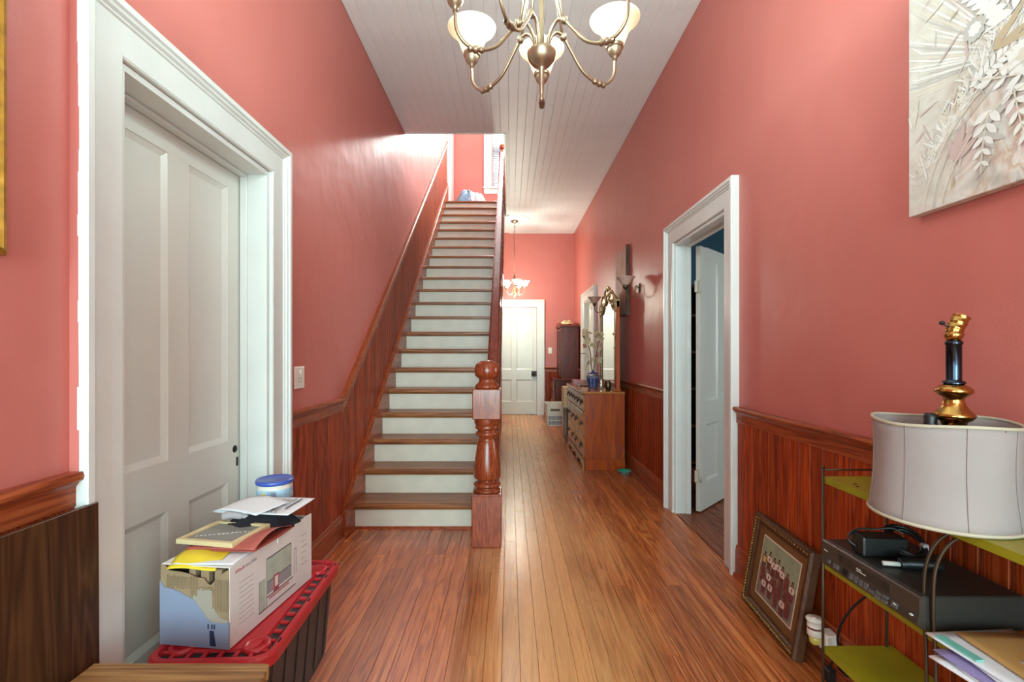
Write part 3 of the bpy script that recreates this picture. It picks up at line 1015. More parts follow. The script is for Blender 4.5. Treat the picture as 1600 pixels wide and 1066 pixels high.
hp = [(-0.030, 0), (0.030, 0), (0.034, 0.020), (0.043, 0.040), (0.043, 0.062), (0.026, 0.084), (-0.026, 0.084), (-0.043, 0.062), (-0.043, 0.040), (-0.034, 0.020)]
t = bmesh.new()
zt = RZ0 + (YTOP - RY0) * SLOPE
lo = [t.verts.new((RX + a, RY0, RZ0 + c)) for a, c in hp]
hi = [t.verts.new((RX + a, YTOP, zt + c)) for a, c in hp]
for i in range(len(hp)):
    j = (i + 1) % len(hp)
    t.faces.new([lo[i], lo[j], hi[j], hi[i]])
t.faces.new(lo); t.faces.new(hi)
bmesh.ops.recalc_face_normals(t, faces=t.faces); t.verts.index_update()
hb = B(); hb._add(t)
hb.obj('handrail', 'rail_wood', stair)


def newel(parent, x, y, z, hw, s=1.0):
    """square base, turned vase, square block, collar and mushroom cap"""
    b = B().box(-hw, hw, -hw, hw, 0, 0.335, bev=0.006)
    b.box(-hw * 0.96, hw * 0.96, -hw * 0.96, hw * 0.96, 0.335, 0.343)
    M = Matrix.Translation((x, y, z)) @ Matrix.Diagonal((1, 1, s, 1))
    t = B(); t._add(b.bm, M)
    t.obj('newel_base', 'newel_wood', parent)
    k = hw / 0.097
    b = B().lathe([(a * k, c) for a, c in [(0.074, 0.340), (0.086, 0.346), (0.088, 0.354), (0.070, 0.362), (0.064, 0.370), (0.080, 0.376), (0.0895, 0.386), (0.0895, 0.394), (0.078, 0.404), (0.058, 0.412), (0.056, 0.424),
                  (0.084, 0.430), (0.0895, 0.440), (0.088, 0.50), (0.080, 0.57), (0.070, 0.63), (0.064, 0.665), (0.060, 0.680), (0.054, 0.690), (0.060, 0.705), (0.074, 0.716), (0.0775, 0.728), (0.070, 0.738), (0.060, 0.742), (0.066, 0.752),
                  (0.078, 0.758), (0.080, 0.772), (0.074, 0.780), (0.082, 0.786), (0.086, 0.800), (0.086, 0.828)]], seg=32)
    t = B(); b.bm.verts.index_update(); t._add(b.bm, M, smooth=True)
    t.obj('turned_shaft', 'newel_wood', parent)
    b = B().box(-hw * 0.95, hw * 0.95, -hw * 0.95, hw * 0.95, 0.826, 1.024, bev=0.006)
    t = B(); b.bm.verts.index_update(); t._add(b.bm, M)
    t.obj('newel_block', 'newel_wood', parent)
    b = B().lathe([(a * k, c) for a, c in [(0.074, 1.022), (0.082, 1.030), (0.080, 1.042), (0.068, 1.054), (0.058, 1.062), (0.054, 1.080), (0.058, 1.090), (0.072, 1.098), (0.082, 1.112), (0.085, 1.135), (0.084, 1.160), (0.076, 1.180), (0.064, 1.192), (0.050, 1.197), (0.046, 1.203), (0.030, 1.208), (0.0, 1.209)]], seg=32)
    t = B(); b.bm.verts.index_update(); t._add(b.bm, M, smooth=True)
    t.obj('newel_cap', 'newel_wood', parent)


nw = thing('newel_post', 'stout turned newel post with round cap at the foot of the stairs', 'newel post', (-0.148, 3.19, 0))
newel(nw, -0.148, 3.19, 0, 0.097)
# upper newel and the balustrade that guards the opening upstairs
ub = thing('landing_balustrade', 'dark wooden balustrade guarding the stair opening on the upper floor', 'balustrade', (XO - 0.02, YTOP + 0.12, ZU))
newel(ub, -0.125, YTOP + 0.10, ZU, 0.06, 0.85)
me = B().lathe([(0.016, 0), (0.016, 0.12), (0.020, 0.14), (0.012, 0.17), (0.019, 0.28), (0.012, 0.5), (0.016, 0.62), (0.016, 0.78)], seg=8).mesh('baluster', 'rail_wood')
y = YTOP
while y > YO + 0.1:
    link('baluster', me, ub, loc=(-0.006, y, ZU))
    y -= 0.13
B().box(-0.04, 0.03, YO + 0.05, YTOP + 0.10, ZU + 0.78, ZU + 0.84, bev=0.012).obj('handrail', 'rail_wood', ub)

# cloth heap on the landing
ch = thing('laundry_heap', 'rumpled pale blue and white laundry heap on the landing', 'laundry', (-0.70, 8.62, ZU))


def heap(cx, cy, z0, rx, ry, h, seed, amp):
    rn = random.Random(seed)
    ph = [rn.uniform(0, 6.28) for _ in range(8)]

    def f(u, v):
        a = 2 * PI * u
        r = v
        wob = 1 + 0.14 * math.sin(3 * a + ph[0]) + 0.08 * math.sin(7 * a + ph[1])
        z = h * (1 - r ** 2.2) + amp * math.sin(9 * a + ph[2] + 5 * r) * r * (1 - r) * 2.2 + amp * 0.7 * math.sin(5 * a + 9 * r + ph[3]) * (1 - r)
        return (cx + rx * r * wob * math.cos(a), cy + ry * r * wob * math.sin(a), z0 + max(0.002, z))
    return f


B().grid(heap(-0.76, 8.68, ZU + 0.004, 0.27, 0.2, 0.27, 3, 0.05), 36, 12).obj('blue_cloth', 'cloth_blue', ch)
B().grid(heap(-0.60, 8.66, ZU + 0.004, 0.22, 0.2, 0.22, 5, 0.04), 36, 12).obj('white_cloth', 'cloth_white', ch)

# ------------------------------------------------------------------ chandeliers
def shade_profile(s):
    o = [(0.032, 0.0), (0.037, 0.012), (0.043, 0.028), (0.050, 0.046), (0.060, 0.062), (0.074, 0.076), (0.086, 0.086), (0.0895, 0.094)]
    i = [(r - 0.003, z) for r, z in reversed(o)]
    return [(r * s, z * s) for r, z in o + i]


HX, HY, HZ = 0.107, 1.60, 0.0
chand = thing('chandelier', 'large brass chandelier with lit cream glass shades hanging over the near end of the hall', 'chandelier', (HX, HY, ZC))
HL = -ZC


def arm_path(pts, ang, z0=0):
    return [(r * math.cos(ang), r * math.sin(ang), z + HL + z0) for r, z in pts]


ARM = [(0.022, 2.252), (0.030, 2.310), (0.055, 2.345), (0.085, 2.338), (0.115, 2.300), (0.165, 2.240), (0.225, 2.214), (0.268, 2.225), (0.296, 2.262), (0.300, 2.318)]
arm_b = B()
arm_b.tube(smooth_path(arm_path(ARM, 0)), 0.0058, seg=8)
arm_b.tube([(0.018, 0, 2.78 + HL), (0.050, 0, 2.50 + HL), (0.080, 0, 2.345 + HL)], 0.0050, seg=8)
arm_b.lathe([(0.0, -0.012), (0.010, -0.010), (0.011, 0), (0.010, 0.010), (0, 0.012)], M=Matrix.Translation((0.085, 0, 2.338 + HL)), seg=12)
TF = Matrix.Translation((0.232, 0, 2.2145 + HL)) @ Matrix.Rotation(PI / 2 + 0.12, 4, 'Y')
arm_b.lathe([(0.006, -0.026), (0.010, -0.022), (0.010, -0.014), (0.0075, -0.010), (0.012, -0.004), (0.012, 0.004), (0.0075, 0.010), (0.010, 0.014), (0.010, 0.022), (0.006, 0.026)], M=TF, seg=12)
arm_me = arm_b.mesh('arm', 'brushed_brass')
cup_b = B().lathe([(0, -0.004), (0.007, -0.004), (0.008, 0.006), (0.014, 0.012), (0.022, 0.022), (0.026, 0.034), (0.0265, 0.040), (0.030, 0.041), (0.031, 0.046), (0.028, 0.050), (0.032, 0.053), (0.033, 0.060), (0.030, 0.066), (0, 0.062)], c=(0.300, 0, 2.316 + HL), seg=20)
cup_me = cup_b.mesh('cup', 'brushed_brass')
sh_me = B().lathe(shade_profile(1.0), c=(0.300, 0, 2.368 + HL), seg=28).mesh('glass_shade', 'lit_shade_glass')
bulb_me = B().lathe([(0.010, 0.0), (0.012, 0.02), (0.022, 0.042), (0.024, 0.056), (0.016, 0.072), (0, 0.077)], c=(0.300, 0, 2.378 + HL), seg=14).mesh('bulb', 'lit_bulb')


def lamp_point(name, loc, power, color, radius=0.03):
    d = bpy.data.lights.new(name, 'POINT')
    d.energy = power; d.color = color; d.shadow_soft_size = radius
    o = bpy.data.objects.new(name, d)
    COL.objects.link(o)
    o.location = loc
    return o


for dg in (25, 86, 145, 204, 243, 325):
    a = math.radians(dg)
    for nm, me in (('arm', arm_me), ('cup', cup_me), ('glass_shade', sh_me), ('bulb', bulb_me)):
        link(nm, me, chand, rot=(0, 0, a), local=True)
    lamp_point('chandelier_lamp', (HX + 0.3 * math.cos(a), HY + 0.3 * math.sin(a), 2.500), NEAR_LAMP, (0.70, 1.0, 1.0), 0.05)
# upper tier of three
up_arm = B().tube(smooth_path([(0.016, 0, 2.62 + HL), (0.05, 0, 2.66 + HL), (0.09, 0, 2.60 + HL), (0.13, 0, 2.53 + HL), (0.165, 0, 2.535 + HL), (0.178, 0, 2.58 + HL)]), 0.0055).mesh('arm', 'brushed_brass')
for dg in (62, 182, 302):
    a = math.radians(dg)
    link('arm', up_arm, chand, rot=(0, 0, a), local=True)
    for nm, me in (('cup', cup_me), ('glass_shade', sh_me), ('bulb', bulb_me)):
        link(nm, me, chand, rot=(0, 0, a), local=True, loc=(-0.122 * math.cos(a), -0.122 * math.sin(a), 0.262))
B().lathe([(0, 2.100), (0.006, 2.102), (0.0075, 2.110), (0.005, 2.118), (0.007, 2.126), (0.008, 2.155), (0.010, 2.205), (0.013, 2.214), (0.030, 2.222), (0.044, 2.240), (0.048, 2.258), (0.048, 2.264), (0.042, 2.270), (0.020, 2.268), (0.009, 2.275), (0.009, 2.58), (0.020, 2.60), (0.024, 2.63), (0.016, 2.66), (0.012, 2.74), (0.022, 2.77), (0.020, 2.80), (0.006, 2.83), (0.0, 2.835)],
          c=(0, 0, HL), seg=24).obj('hub', 'brushed_brass', chand, local=True)


def chain(parent, z0, z1, mat, r=0.011, lw=0.0022):
    """one mesh of interlocking links plus the cord"""
    b = B()
    n = int((z1 - z0) / (r * 2.6))
    for k in range(n):
        zc = z0 + (k + 0.5) * (z1 - z0) / n
        pts = []
        for j in range(10):
            t_ = 2 * PI * j / 10
            u, v = r * 0.75 * math.cos(t_), r * 1.55 * math.sin(t_)
            pts.append((u, 0, zc + v) if k % 2 else (0, u, zc + v))
        b.tube(pts, lw, seg=5, closed=True)
    b.tube([(0, 0, z0), (0, 0, z1)], lw, seg=5)
    return b.obj('chain', mat, parent, local=True)


chain(chand, 2.835 + HL, -0.03, 'brushed_brass')
B().lathe([(0, -0.035), (0.012, -0.034), (0.02, -0.025), (0.055, -0.015), (0.062, -0.003), (0.062, 0)], seg=24).obj('canopy', 'brushed_brass', chand, local=True)

# far chandelier
FX, FY = 0.092, 8.62
far = thing('chandelier', 'small brass five-arm chandelier with bright white shades at the far end', 'chandelier', (FX, FY, ZC))
k0 = 2.46 - ZC
fa = B().tube(smooth_path([(0.015, 0, k0 - 0.06), (0.07, 0, k0 - 0.155), (0.14, 0, k0 - 0.16), (0.185, 0, k0 - 0.11), (0.19, 0, k0 - 0.045)]), 0.006).mesh('arm', 'brushed_brass')
fc = B().lathe([(0, 0), (0.012, 0), (0.026, 0.02), (0.030, 0.035), (0, 0.035)], c=(0.19, 0, k0 - 0.05), seg=14).mesh('cup', 'brushed_brass')
fs = B().lathe([(0.03, 0), (0.042, 0.03), (0.060, 0.065), (0.085, 0.092), (0.082, 0.092), (0.057, 0.065), (0.039, 0.03), (0.027, 0)], c=(0.19, 0, k0 - 0.02), seg=20).mesh('glass_shade', 'lit_shade_far')
for k in range(5):
    a = math.radians(-80 + 72 * k)
    for nm, me in (('arm', fa), ('cup', fc), ('glass_shade', fs)):
        link(nm, me, far, rot=(0, 0, a), local=True)
lamp_point('far_chandelier_lamp', (FX, FY, 2.60), FAR_LAMP * 0.75, (0.74, 1.0, 0.92), 0.035)
lamp_point('far_chandelier_lamp', (FX, FY, 2.14), FAR_LAMP * 0.6, (0.95, 0.97, 0.8), 0.07)
B().lathe([(0, -0.22), (0.012, -0.21), (0.02, -0.18), (0.04, -0.16), (0.035, -0.14), (0.014, -0.12), (0.012, 0.02), (0.03, 0.04), (0.035, 0.08), (0.02, 0.10), (0.024, 0.14), (0.008, 0.20), (0, 0.21)], c=(0, 0, k0), seg=16).obj('hub', 'brushed_brass', far, local=True)
chain(far, k0 + 0.2, -0.03, 'brushed_brass', 0.016, 0.003)
B().lathe([(0, -0.05), (0.015, -0.045), (0.06, -0.028), (0.065, -0.02), (0.065, 0)], c=(0, 0, -0.022), seg=20).obj('canopy', 'brushed_brass', far, local=True)
med = B().lathe([(0.0, -0.024), (0.10, -0.024), (0.13, -0.014), (0.20, -0.018), (0.235, -0.010), (0.25, -0.016), (0.27, -0.004), (0.27, 0.0)], c=(FX, FY, ZC), seg=40)
tag(med.obj('ceiling_medallion', 'ceiling_paint'), 'round cream plaster medallion above the far chandelier', 'medallion')

# ------------------------------------------------------------------ wall sconces
def sconce(y, label):
    z = 2.0
    r = thing('wall_sconce', label, 'sconce', (XR, y, z - 0.13), group='sconces on the wall above the dresser')
    b = B()
    R = Matrix.Translation((XR, y, z - 0.10)) @ Matrix.Rotation(-PI / 2, 4, 'Y')
    b.lathe([(0.034, 0), (0.034, 0.006), (0.026, 0.012), (0.014, 0.016), (0, 0.018)], M=R @ Matrix.Diagonal((1.5, 1, 1, 1)), seg=20)
    b.obj('back_plate', 'antique_bronze', r)
    b = B().tube(smooth_path([(XR - 0.012, y, z - 0.10), (XR - 0.035, y, z - 0.075), (XR - 0.045, y, z - 0.105), (XR - 0.05, y, z - 0.16), (XR - 0.085, y, z - 0.20), (XR - 0.125, y, z - 0.185), (XR - 0.145, y, z - 0.13), (XR - 0.145, y, z - 0.10)]), 0.0055)
    b.obj('arm', 'antique_bronze', r)
    B().lathe([(0, -0.03), (0.014, -0.028), (0.026, -0.008), (0.030, 0.016), (0, 0.016)], c=(XR - 0.145, y, z - 0.085), seg=16).obj('cup', 'antique_bronze', r)
    B().lathe([(0.028, 0), (0.045, 0.016), (0.066, 0.048), (0.092, 0.076), (0.098, 0.082), (0.095, 0.082), (0.064, 0.050), (0.043, 0.018), (0.026, 0.002)], c=(XR - 0.145, y, z - 0.072), seg=24).obj('glass_shade', 'tan_glass', r)


sconce(4.78, 'unlit wall sconce with tan glass shade nearest the open doorway')
sconce(6.52, 'unlit wall sconce with tan glass shade beyond the dresser mirror')
# ------------------------------------------------------------------ canvas painting
CY0, CY1, CZ0, CZ1 = 0.55, 1.52, 1.69, 2.66
CXF = XR - 0.036
pa = thing('canvas_painting', 'large unframed floral canvas in cream, grey and dusty pink above the lamp', 'painting', (XR, 1.03, CZ0))
B().box(CXF, XR - 0.004, CY0, CY1, CZ0, CZ1, bev=0.002).obj('canvas', 'painted_canvas', pa)


def leaf2d(b, cy, cz, ang, L_, W_, mi, lift):
    """painted leaf: pointed oval standing just proud of the canvas"""
    n = 5
    pts = []
    for k in range(n + 1):
        t_ = k / n
        pts.append((t_ * L_, W_ * math.sin(PI * t_) ** 0.8))
    for k in range(n - 1, 0, -1):
        t_ = k / n
        pts.append((t_ * L_, -W_ * math.sin(PI * t_) ** 0.8))
    c, s = math.cos(ang), math.sin(ang)
    poly = []
    for u, v in pts:
        y, z = cy + u * c - v * s, cz + u * s + v * c
        y = min(max(y, CY0 + 0.003), CY1 - 0.003); z = min(max(z, CZ0 + 0.003), CZ1 - 0.003)
        poly.append((CXF - lift, y, z))
    b.poly(poly, mi)


PM = ['paint_white', 'paint_cream', 'paint_grey', 'paint_tan', 'paint_pink']
rn = random.Random(21)
pl = B()
lift = [0.0006]


def L2():
    lift[0] += 0.000004
    return lift[0]


def frond(y, z, ang, length, n, lw, mi, curve=0.0, stem=None):
    """a stem with paired leaves; angles in the (Y,Z) plane of the canvas, Y towards the far end"""
    a = ang
    step = length / n
    for k in range(n):
        leaf2d(pl, y, z, a, step * 1.2, 0.0022, mi if stem is None else stem, L2())
        f = 1 - 0.55 * k / n
        for s in (-1, 1):
            leaf2d(pl, y, z, a + s * 0.85, lw * f, lw * f * 0.2, mi, L2())
        y += step * math.cos(a); z += step * math.sin(a)
        a += curve / n


# (Y decreases towards the camera, i.e. to the right in the picture)
for k in range(60):   # pale palm rays fanning from the middle towards the far upper edge
    a = math.radians(5 + k * 2.3)
    leaf2d(pl, 1.20, 2.02, a, rn.uniform(0.30, 0.66), 0.0028, rn.choice((0, 0, 1, 1, 2)), L2())
for k in range(60):   # pampas plumes along the lower far side
    t_ = k / 59
    y, z = 1.475 - 0.26 * t_, 1.80 + 0.30 * t_
    for s in range(6):
        leaf2d(pl, y + rn.uniform(-0.02, 0.02), z, math.radians(rn.uniform(30, 170)), rn.uniform(0.03, 0.07), 0.0022, rn.choice((0, 0, 1, 1, 2)), L2())
for k in range(260):  # fine loose brush strokes
    leaf2d(pl, rn.uniform(0.6, 1.5), rn.uniform(1.71, 2.62), rn.gauss(1.9, 0.6), rn.uniform(0.03, 0.10), rn.uniform(0.0012, 0.004), rn.choice((0, 0, 1, 1, 2, 3, 4)), L2())
frond(1.20, 2.12, math.radians(60), 0.30, 10, 0.075, 0, -0.5, 2)
frond(1.16, 2.20, math.radians(120), 0.26, 9, 0.065, 0, 0.6, 3)
frond(1.24, 2.00, math.radians(165), 0.22, 9, 0.05, 1, 0.4, 2)
frond(1.30, 1.98, math.radians(140), 0.18, 10, 0.04, 0, 0.8, 2)
for (y, z, a, m) in ((1.30, 1.86, 200, 2), (1.22, 1.90, 230, 4), (1.12, 1.98, 250, 3), (1.14, 2.06, 120, 4), (1.25, 2.05, 150, 3), (1.36, 1.80, 100, 4)):
    for k in range(7):
        leaf2d(pl, y, z, math.radians(a + rn.uniform(-45, 45)), rn.uniform(0.05, 0.12), rn.uniform(0.005, 0.011), m, L2())
for (y, z, r_, m) in ((1.17, 1.99, 0.05, 0), (1.12, 1.86, 0.05, 1), (1.30, 2.14, 0.035, 2), (1.06, 2.12, 0.05, 4), (1.07, 1.80, 0.05, 4)):   # blossoms
    for k in range(12):
        leaf2d(pl, y, z, math.radians(k * 30 + rn.uniform(-8, 8)), r_, r_ * 0.32, m, L2())
    for k in range(8):
        leaf2d(pl, y, z, math.radians(k * 45 + 13), r_ * 0.55, r_ * 0.22, 0 if m else 1, L2())
frond(1.20, 1.93, math.radians(262), 0.20, 6, 0.045, 0, -0.25, 1)
frond(1.26, 1.90, math.radians(285), 0.16, 5, 0.05, 0, -0.3, 1)
frond(1.14, 1.90, math.radians(250), 0.18, 6, 0.045, 0, 0.3, 1)
frond(1.18, 1.95, math.radians(20), 0.16, 4, 0.045, 0, 0.2, 1)
for j, (r_, m) in enumerate(((0.32, 2), (0.36, 1), (0.30, 1))):   # long arching grass lines
    for k in range(16):
        a = math.radians(95 + k * 5.0)
        y, z = 1.14 - r_ * math.cos(a) * 0.9, 1.66 + r_ * math.sin(a) - j * 0.02
        leaf2d(pl, y, z, a - PI / 2 if False else math.atan2(r_ * math.cos(a), r_ * math.sin(a) * 0.9), 0.035, 0.0022, m, L2())
for k in range(40):
    leaf2d(pl, rn.uniform(0.6, 1.12), rn.uniform(1.72, 2.6), rn.uniform(0, 6.28), rn.uniform(0.05, 0.12), rn.uniform(0.012, 0.026), rn.choice((0, 0, 1, 4, 3, 2)), L2())
pl.obj('painted_leaves', PM, pa)

# ------------------------------------------------------------------ gilt picture frame at the near end of the stair-side wall
gf = thing('gilt_picture_frame', 'narrow gilt picture frame edge on the red wall above the dark board', 'picture frame', (XL, 0.7, 1.478))
fy0, fy1, fz0, fz1 = 0.32, 1.066, 1.478, 2.45
GP = [(0.0, 0.0), (0.0, 0.020), (0.006, 0.028), (0.014, 0.030), (0.022, 0.024), (0.034, 0.022), (0.044, 0.012), (0.050, 0.010), (0.050, 0.0)]
st = []
t = bmesh.new()
for u, d in GP:
    st.append([t.verts.new((XL + 0.002 + d, y, z)) for y, z in ((fy0 + u, fz0 + u), (fy1 - u, fz0 + u), (fy1 - u, fz1 - u), (fy0 + u, fz1 - u))])
for i in range(len(GP) - 1):
    for k in range(4):
        t.faces.new([st[i][k], st[i][(k + 1) % 4], st[i + 1][(k + 1) % 4], st[i + 1][k]])
bmesh.ops.recalc_face_normals(t, faces=t.faces)
bb = B(); bb._add(t); bb.obj('frame', 'gold_leaf_frame', gf)
B().box(XL + 0.002, XL + 0.008, fy0 + 0.045, fy1 - 0.045, fz0 + 0.045, fz1 - 0.045).obj('picture', 'mat_grey', gf)

# ------------------------------------------------------------------ switch plates
def switch_plate(O, e, n, w_, h_, label, toggles):
    O, e, n = Vector(O), Vector(e), Vector(n)
    M = Matrix(((e.x, n.x, 0, O.x), (e.y, n.y, 0, O.y), (e.z, n.z, 1, O.z), (0, 0, 0, 1)))
    r = thing('light_switch', label, 'light switch', O)
    B().box(-w_ / 2, w_ / 2, 0, 0.006, -h_ / 2, h_ / 2, bev=0.002, M=M).obj('plate', 'switch_plate_plastic', r)
    for dx, dz, kind in toggles:
        if kind == 'toggle':
            B().box(dx - 0.005, dx + 0.005, 0.006, 0.016, dz - 0.010, dz + 0.012, bev=0.002, M=M).obj('toggle', 'switch_plate_plastic', r)
        elif kind == 'slot':
            B().box(dx - 0.0025, dx + 0.0025, 0.005, 0.0066, dz - 0.006, dz + 0.006, M=M).obj('slot', 'vcr_button', r)
        else:
            B().box(dx - 0.026, dx + 0.026, 0.005, 0.0075, dz - 0.001, dz + 0.001, M=M).obj('seam', 'print_grey', r)


switch_plate((XL, 2.597, 1.126), (0, 1, 0), (1, 0, 0), 0.118, 0.118, 'white wall plate with switch and outlet beside the white door', [(0.0, 0.03, 'toggle'), (-0.014, -0.022, 'slot'), (0.014, -0.022, 'slot'), (0, -0.004, 'seam')])
switch_plate((0.817, YF, 1.29), (1, 0, 0), (0, -1, 0), 0.075, 0.118, 'small white light switch beside the far door', [(0, 0, 'toggle')])

# ------------------------------------------------------------------ near left: board and low table
db = B().box(-0.015, 0, 0.28, 1.272, 0.0, 0.868, bev=0.0015, M=Matrix.Translation((XL + 0.058, 0, 0.0)) @ Matrix.Rotation(math.radians(-0.4), 4, 'Y'))
tag(db.obj('wooden_board', 'dark_board_wood'), 'dark brown wooden board standing against the wall below the chair rail', 'board')
tb = thing('low_table', 'low worn brown table with a chipped corner in front of the tote', 'table', (-0.83, 1.0, 0))
TZ = 0.47
top = B().prism([(-1.06, 0.55), (-0.602, 0.55), (-0.602, 1.18), (-0.608, 1.192), (-0.603, 1.204), (-0.612, 1.212), (-0.610, 1.222), (-0.625, 1.226), (-1.06, 1.226)], TZ - 0.028, TZ, axis='z', bev=0.002)
top.obj('table_top', 'worn_table_wood', tb)
B().box(-1.03, -0.64, 0.58, 1.20, TZ - 0.10, TZ - 0.028).obj('apron', 'dark_board_wood', tb)
for x in (-1.03, -0.68):
    for y in (0.58, 1.16):
        B().box(x, x + 0.04, y, y + 0.04, 0, TZ - 0.10, bev=0.003).obj('leg', 'dark_board_wood', tb)

# ------------------------------------------------------------------ red-lidded tote
TC = Vector((-0.90, 1.735, 0)); TA = math.radians(2.2)
LZ = 0.365
tote = thing('storage_tote', 'black plastic storage tote with a bright red snap-on lid beside the white door', 'storage tote', TC, TA)


def rrect(hx, hy, r, n=5):
    pts = []
    for cx, cy, a0 in ((hx - r, hy - r, 0), (-hx + r, hy - r, 90), (-hx + r, -hy + r, 180), (hx - r, -hy + r, 270)):
        for k in range(n + 1):
            a = math.radians(a0 + 90 * k / n)
            pts.append((cx + r * math.cos(a), cy + r * math.sin(a)))
    return pts


def stack(layers, mi=0):
    """loft through (outline, z) layers of equal point count; ends capped"""
    t = bmesh.new()
    rings = [[t.verts.new((x, y, z)) for x, y in o] for o, z in layers]
    n = len(rings[0])
    for a, c in zip(rings[:-1], rings[1:]):
        for k in range(n):
            t.faces.new([a[k], a[(k + 1) % n], c[(k + 1) % n], c[k]])
    t.faces.new(rings[0]); t.faces.new(rings[-1])
    bmesh.ops.recalc_face_normals(t, faces=t.faces)
    t.verts.index_update()
    b = B(); b._add(t, mi=mi)
    return b


hx, hy = 0.186, 0.342
body = stack([(rrect(hx - 0.05, hy - 0.05, 0.03), 0.0), (rrect(hx - 0.022, hy - 0.022, 0.04), LZ - 0.035), (rrect(hx - 0.01, hy - 0.01, 0.045), LZ - 0.03), (rrect(hx - 0.01, hy - 0.01, 0.045), LZ - 0.012)])
for k in range(6):   # moulded ribs
    y = -hy + 0.09 + k * (2 * hy - 0.18) / 5
    for s in (-1, 1):
        body.prism([(s * (hx - 0.058), 0.02), (s * (hx - 0.045), 0.02), (s * (hx - 0.020), LZ - 0.04), (s * (hx - 0.034), LZ - 0.04)], y - 0.014, y + 0.014, axis='y')
body.obj('body', 'black_tote_plastic', tote, local=True)
R0 = rrect
lid = stack([(R0(hx - 0.004, hy - 0.004, 0.055), LZ - 0.040), (R0(hx, hy, 0.058), LZ - 0.036), (R0(hx, hy, 0.058), LZ - 0.006), (R0(hx - 0.006, hy - 0.006, 0.054), LZ),
             (R0(hx - 0.020, hy - 0.020, 0.046), LZ), (R0(hx - 0.030, hy - 0.030, 0.040), LZ - 0.016), (R0(hx - 0.060, hy - 0.060, 0.030), LZ - 0.016), (R0(hx - 0.066, hy - 0.066, 0.028), LZ - 0.003)])
lid.obj('lid', 'red_lid_plastic', tote, local=True, label='bright red ribbed plastic lid')
ridge = B()
for k in range(12):
    y = -hy + 0.06 + k * (2 * hy - 0.12) / 11
    for s in (-1, 1):
        ridge.box(s * (hx - 0.045) - 0.014, s * (hx - 0.045) + 0.014, y - 0.006, y + 0.006, LZ - 0.018, LZ - 0.004, bev=0.002)
for k in range(6):
    x = -hx + 0.07 + k * (2 * hx - 0.14) / 5
    for s in (-1, 1):
        ridge.box(x - 0.006, x + 0.006, s * (hy - 0.045) - 0.014, s * (hy - 0.045) + 0.014, LZ - 0.018, LZ - 0.004, bev=0.002)
for sx in (-1, 1):
    for sy in (-1, 1):
        ridge.lathe([(0.040, 0), (0.040, 0.012), (0.030, 0.014), (0.026, 0.004), (0, 0.004)], c=(sx * (hx - 0.075), sy * (hy - 0.085), LZ - 0.012), seg=18)
ridge.obj('lid_ribs', 'red_lid_plastic', tote, local=True)['kind'] = 'stuff'
hole = B()
for y in (-hy + 0.10, 0.0, hy - 0.16, hy - 0.05):
    hole.box(hx - 0.016, hx - 0.010, y - 0.012, y + 0.012, LZ - 0.002, LZ + 0.0006)
hole.obj('lid_slots', 'dark_gap', tote, local=True)

# ------------------------------------------------------------------ carton on the tote
CA = math.radians(-7.0)
C0 = Vector((-0.846, 1.448, LZ + 0.001))     # near right bottom corner
CWD, CLN, CHT = 0.230, 0.468, 0.245
carton = thing('carton', 'white and blue cardboard carton with a torn end on the red lid', 'carton', C0, CA)
b = B()
th = 0.004
b.box(-CWD, 0, 0, CLN, 0, th)
b.box(-th, 0, th, CLN, th, CHT)                     # printed long side
b.box(-CWD, -CWD + th, th, CLN, th, CHT)
b.box(-CWD + th, -th, CLN - th, CLN, th, CHT)
b.obj('box_walls', 'carton_white', carton, local=True)
# torn blue end: outline with a ragged diagonal upper edge (x from -CWD to 0)
def edge_pts():
    xs = [(-1.00, 0.80), (-0.93, 0.72), (-0.86, 0.71), (-0.78, 0.695), (-0.70, 0.67), (-0.62, 0.63), (-0.54, 0.605), (-0.50, 0.585), (-0.44, 0.51), (-0.38, 0.45), (-0.33, 0.385), (-0.28, 0.345), (-0.22, 0.32), (-0.10, 0.318), (0.0, 0.33)]
    return [(x * CWD, z * CHT) for x, z in xs]
e1 = edge_pts()
B().prism([(-CWD, 0.001)] + [(0, 0.001)] + list(reversed(e1)), -0.0012, 0.0028, axis='y').obj('printed_end', 'carton_blue', carton, local=True, label='glossy blue printed carton end, torn across the top')
# grey inner liner patch and bare corrugated layer
lin_pts = [(-0.50, 0.70), (-0.42, 0.745), (-0.30, 0.72), (-0.235, 0.70), (-0.22, 0.58), (-0.20, 0.46), (-0.12, 0.38), (-0.02, 0.36), (-0.02, 0.30), (-0.24, 0.29), (-0.36, 0.34), (-0.47, 0.52), (-0.52, 0.60)]
B().prism([(x * CWD, z * CHT) for x, z in lin_pts], 0.0004, 0.0032, axis='y').obj('torn_liner', 'torn_liner_grey', carton, local=True)
cor_out = [(-0.995, 0.35), (-0.01, 0.25), (-0.01, 0.985), (-0.14, 0.90), (-0.27, 0.775), (-0.31, 0.79), (-0.37, 0.86), (-0.46, 0.86), (-0.58, 0.90), (-0.70, 0.92), (-0.88, 0.93), (-0.93, 0.985), (-0.995, 1.0)]
B().prism([(x * CWD, z * CHT) for x, z in cor_out], 0.0016, 0.0044, axis='y').obj('corrugated_layer', 'corrugated_brown', carton, local=True)
fl = B()
rn = random.Random(4)
for k in range(56):
    x = -0.90 + 0.89 * k / 55
    zt_ = 0.88 if x < -0.45 else (0.76 if x < -0.22 else 0.86)
    zb_ = 0.70 if x < -0.55 else (0.62 if x < -0.45 else (0.70 if x < -0.24 else 0.45))
    zt_ -= rn.uniform(0, 0.03); zb_ += rn.uniform(0, 0.05)
    fl.box(x * CWD - 0.0011, x * CWD + 0.0011, -0.0010, 0.0018, zb_ * CHT, zt_ * CHT)
fl.obj('flutes', 'corrugated_brown', carton, local=True)
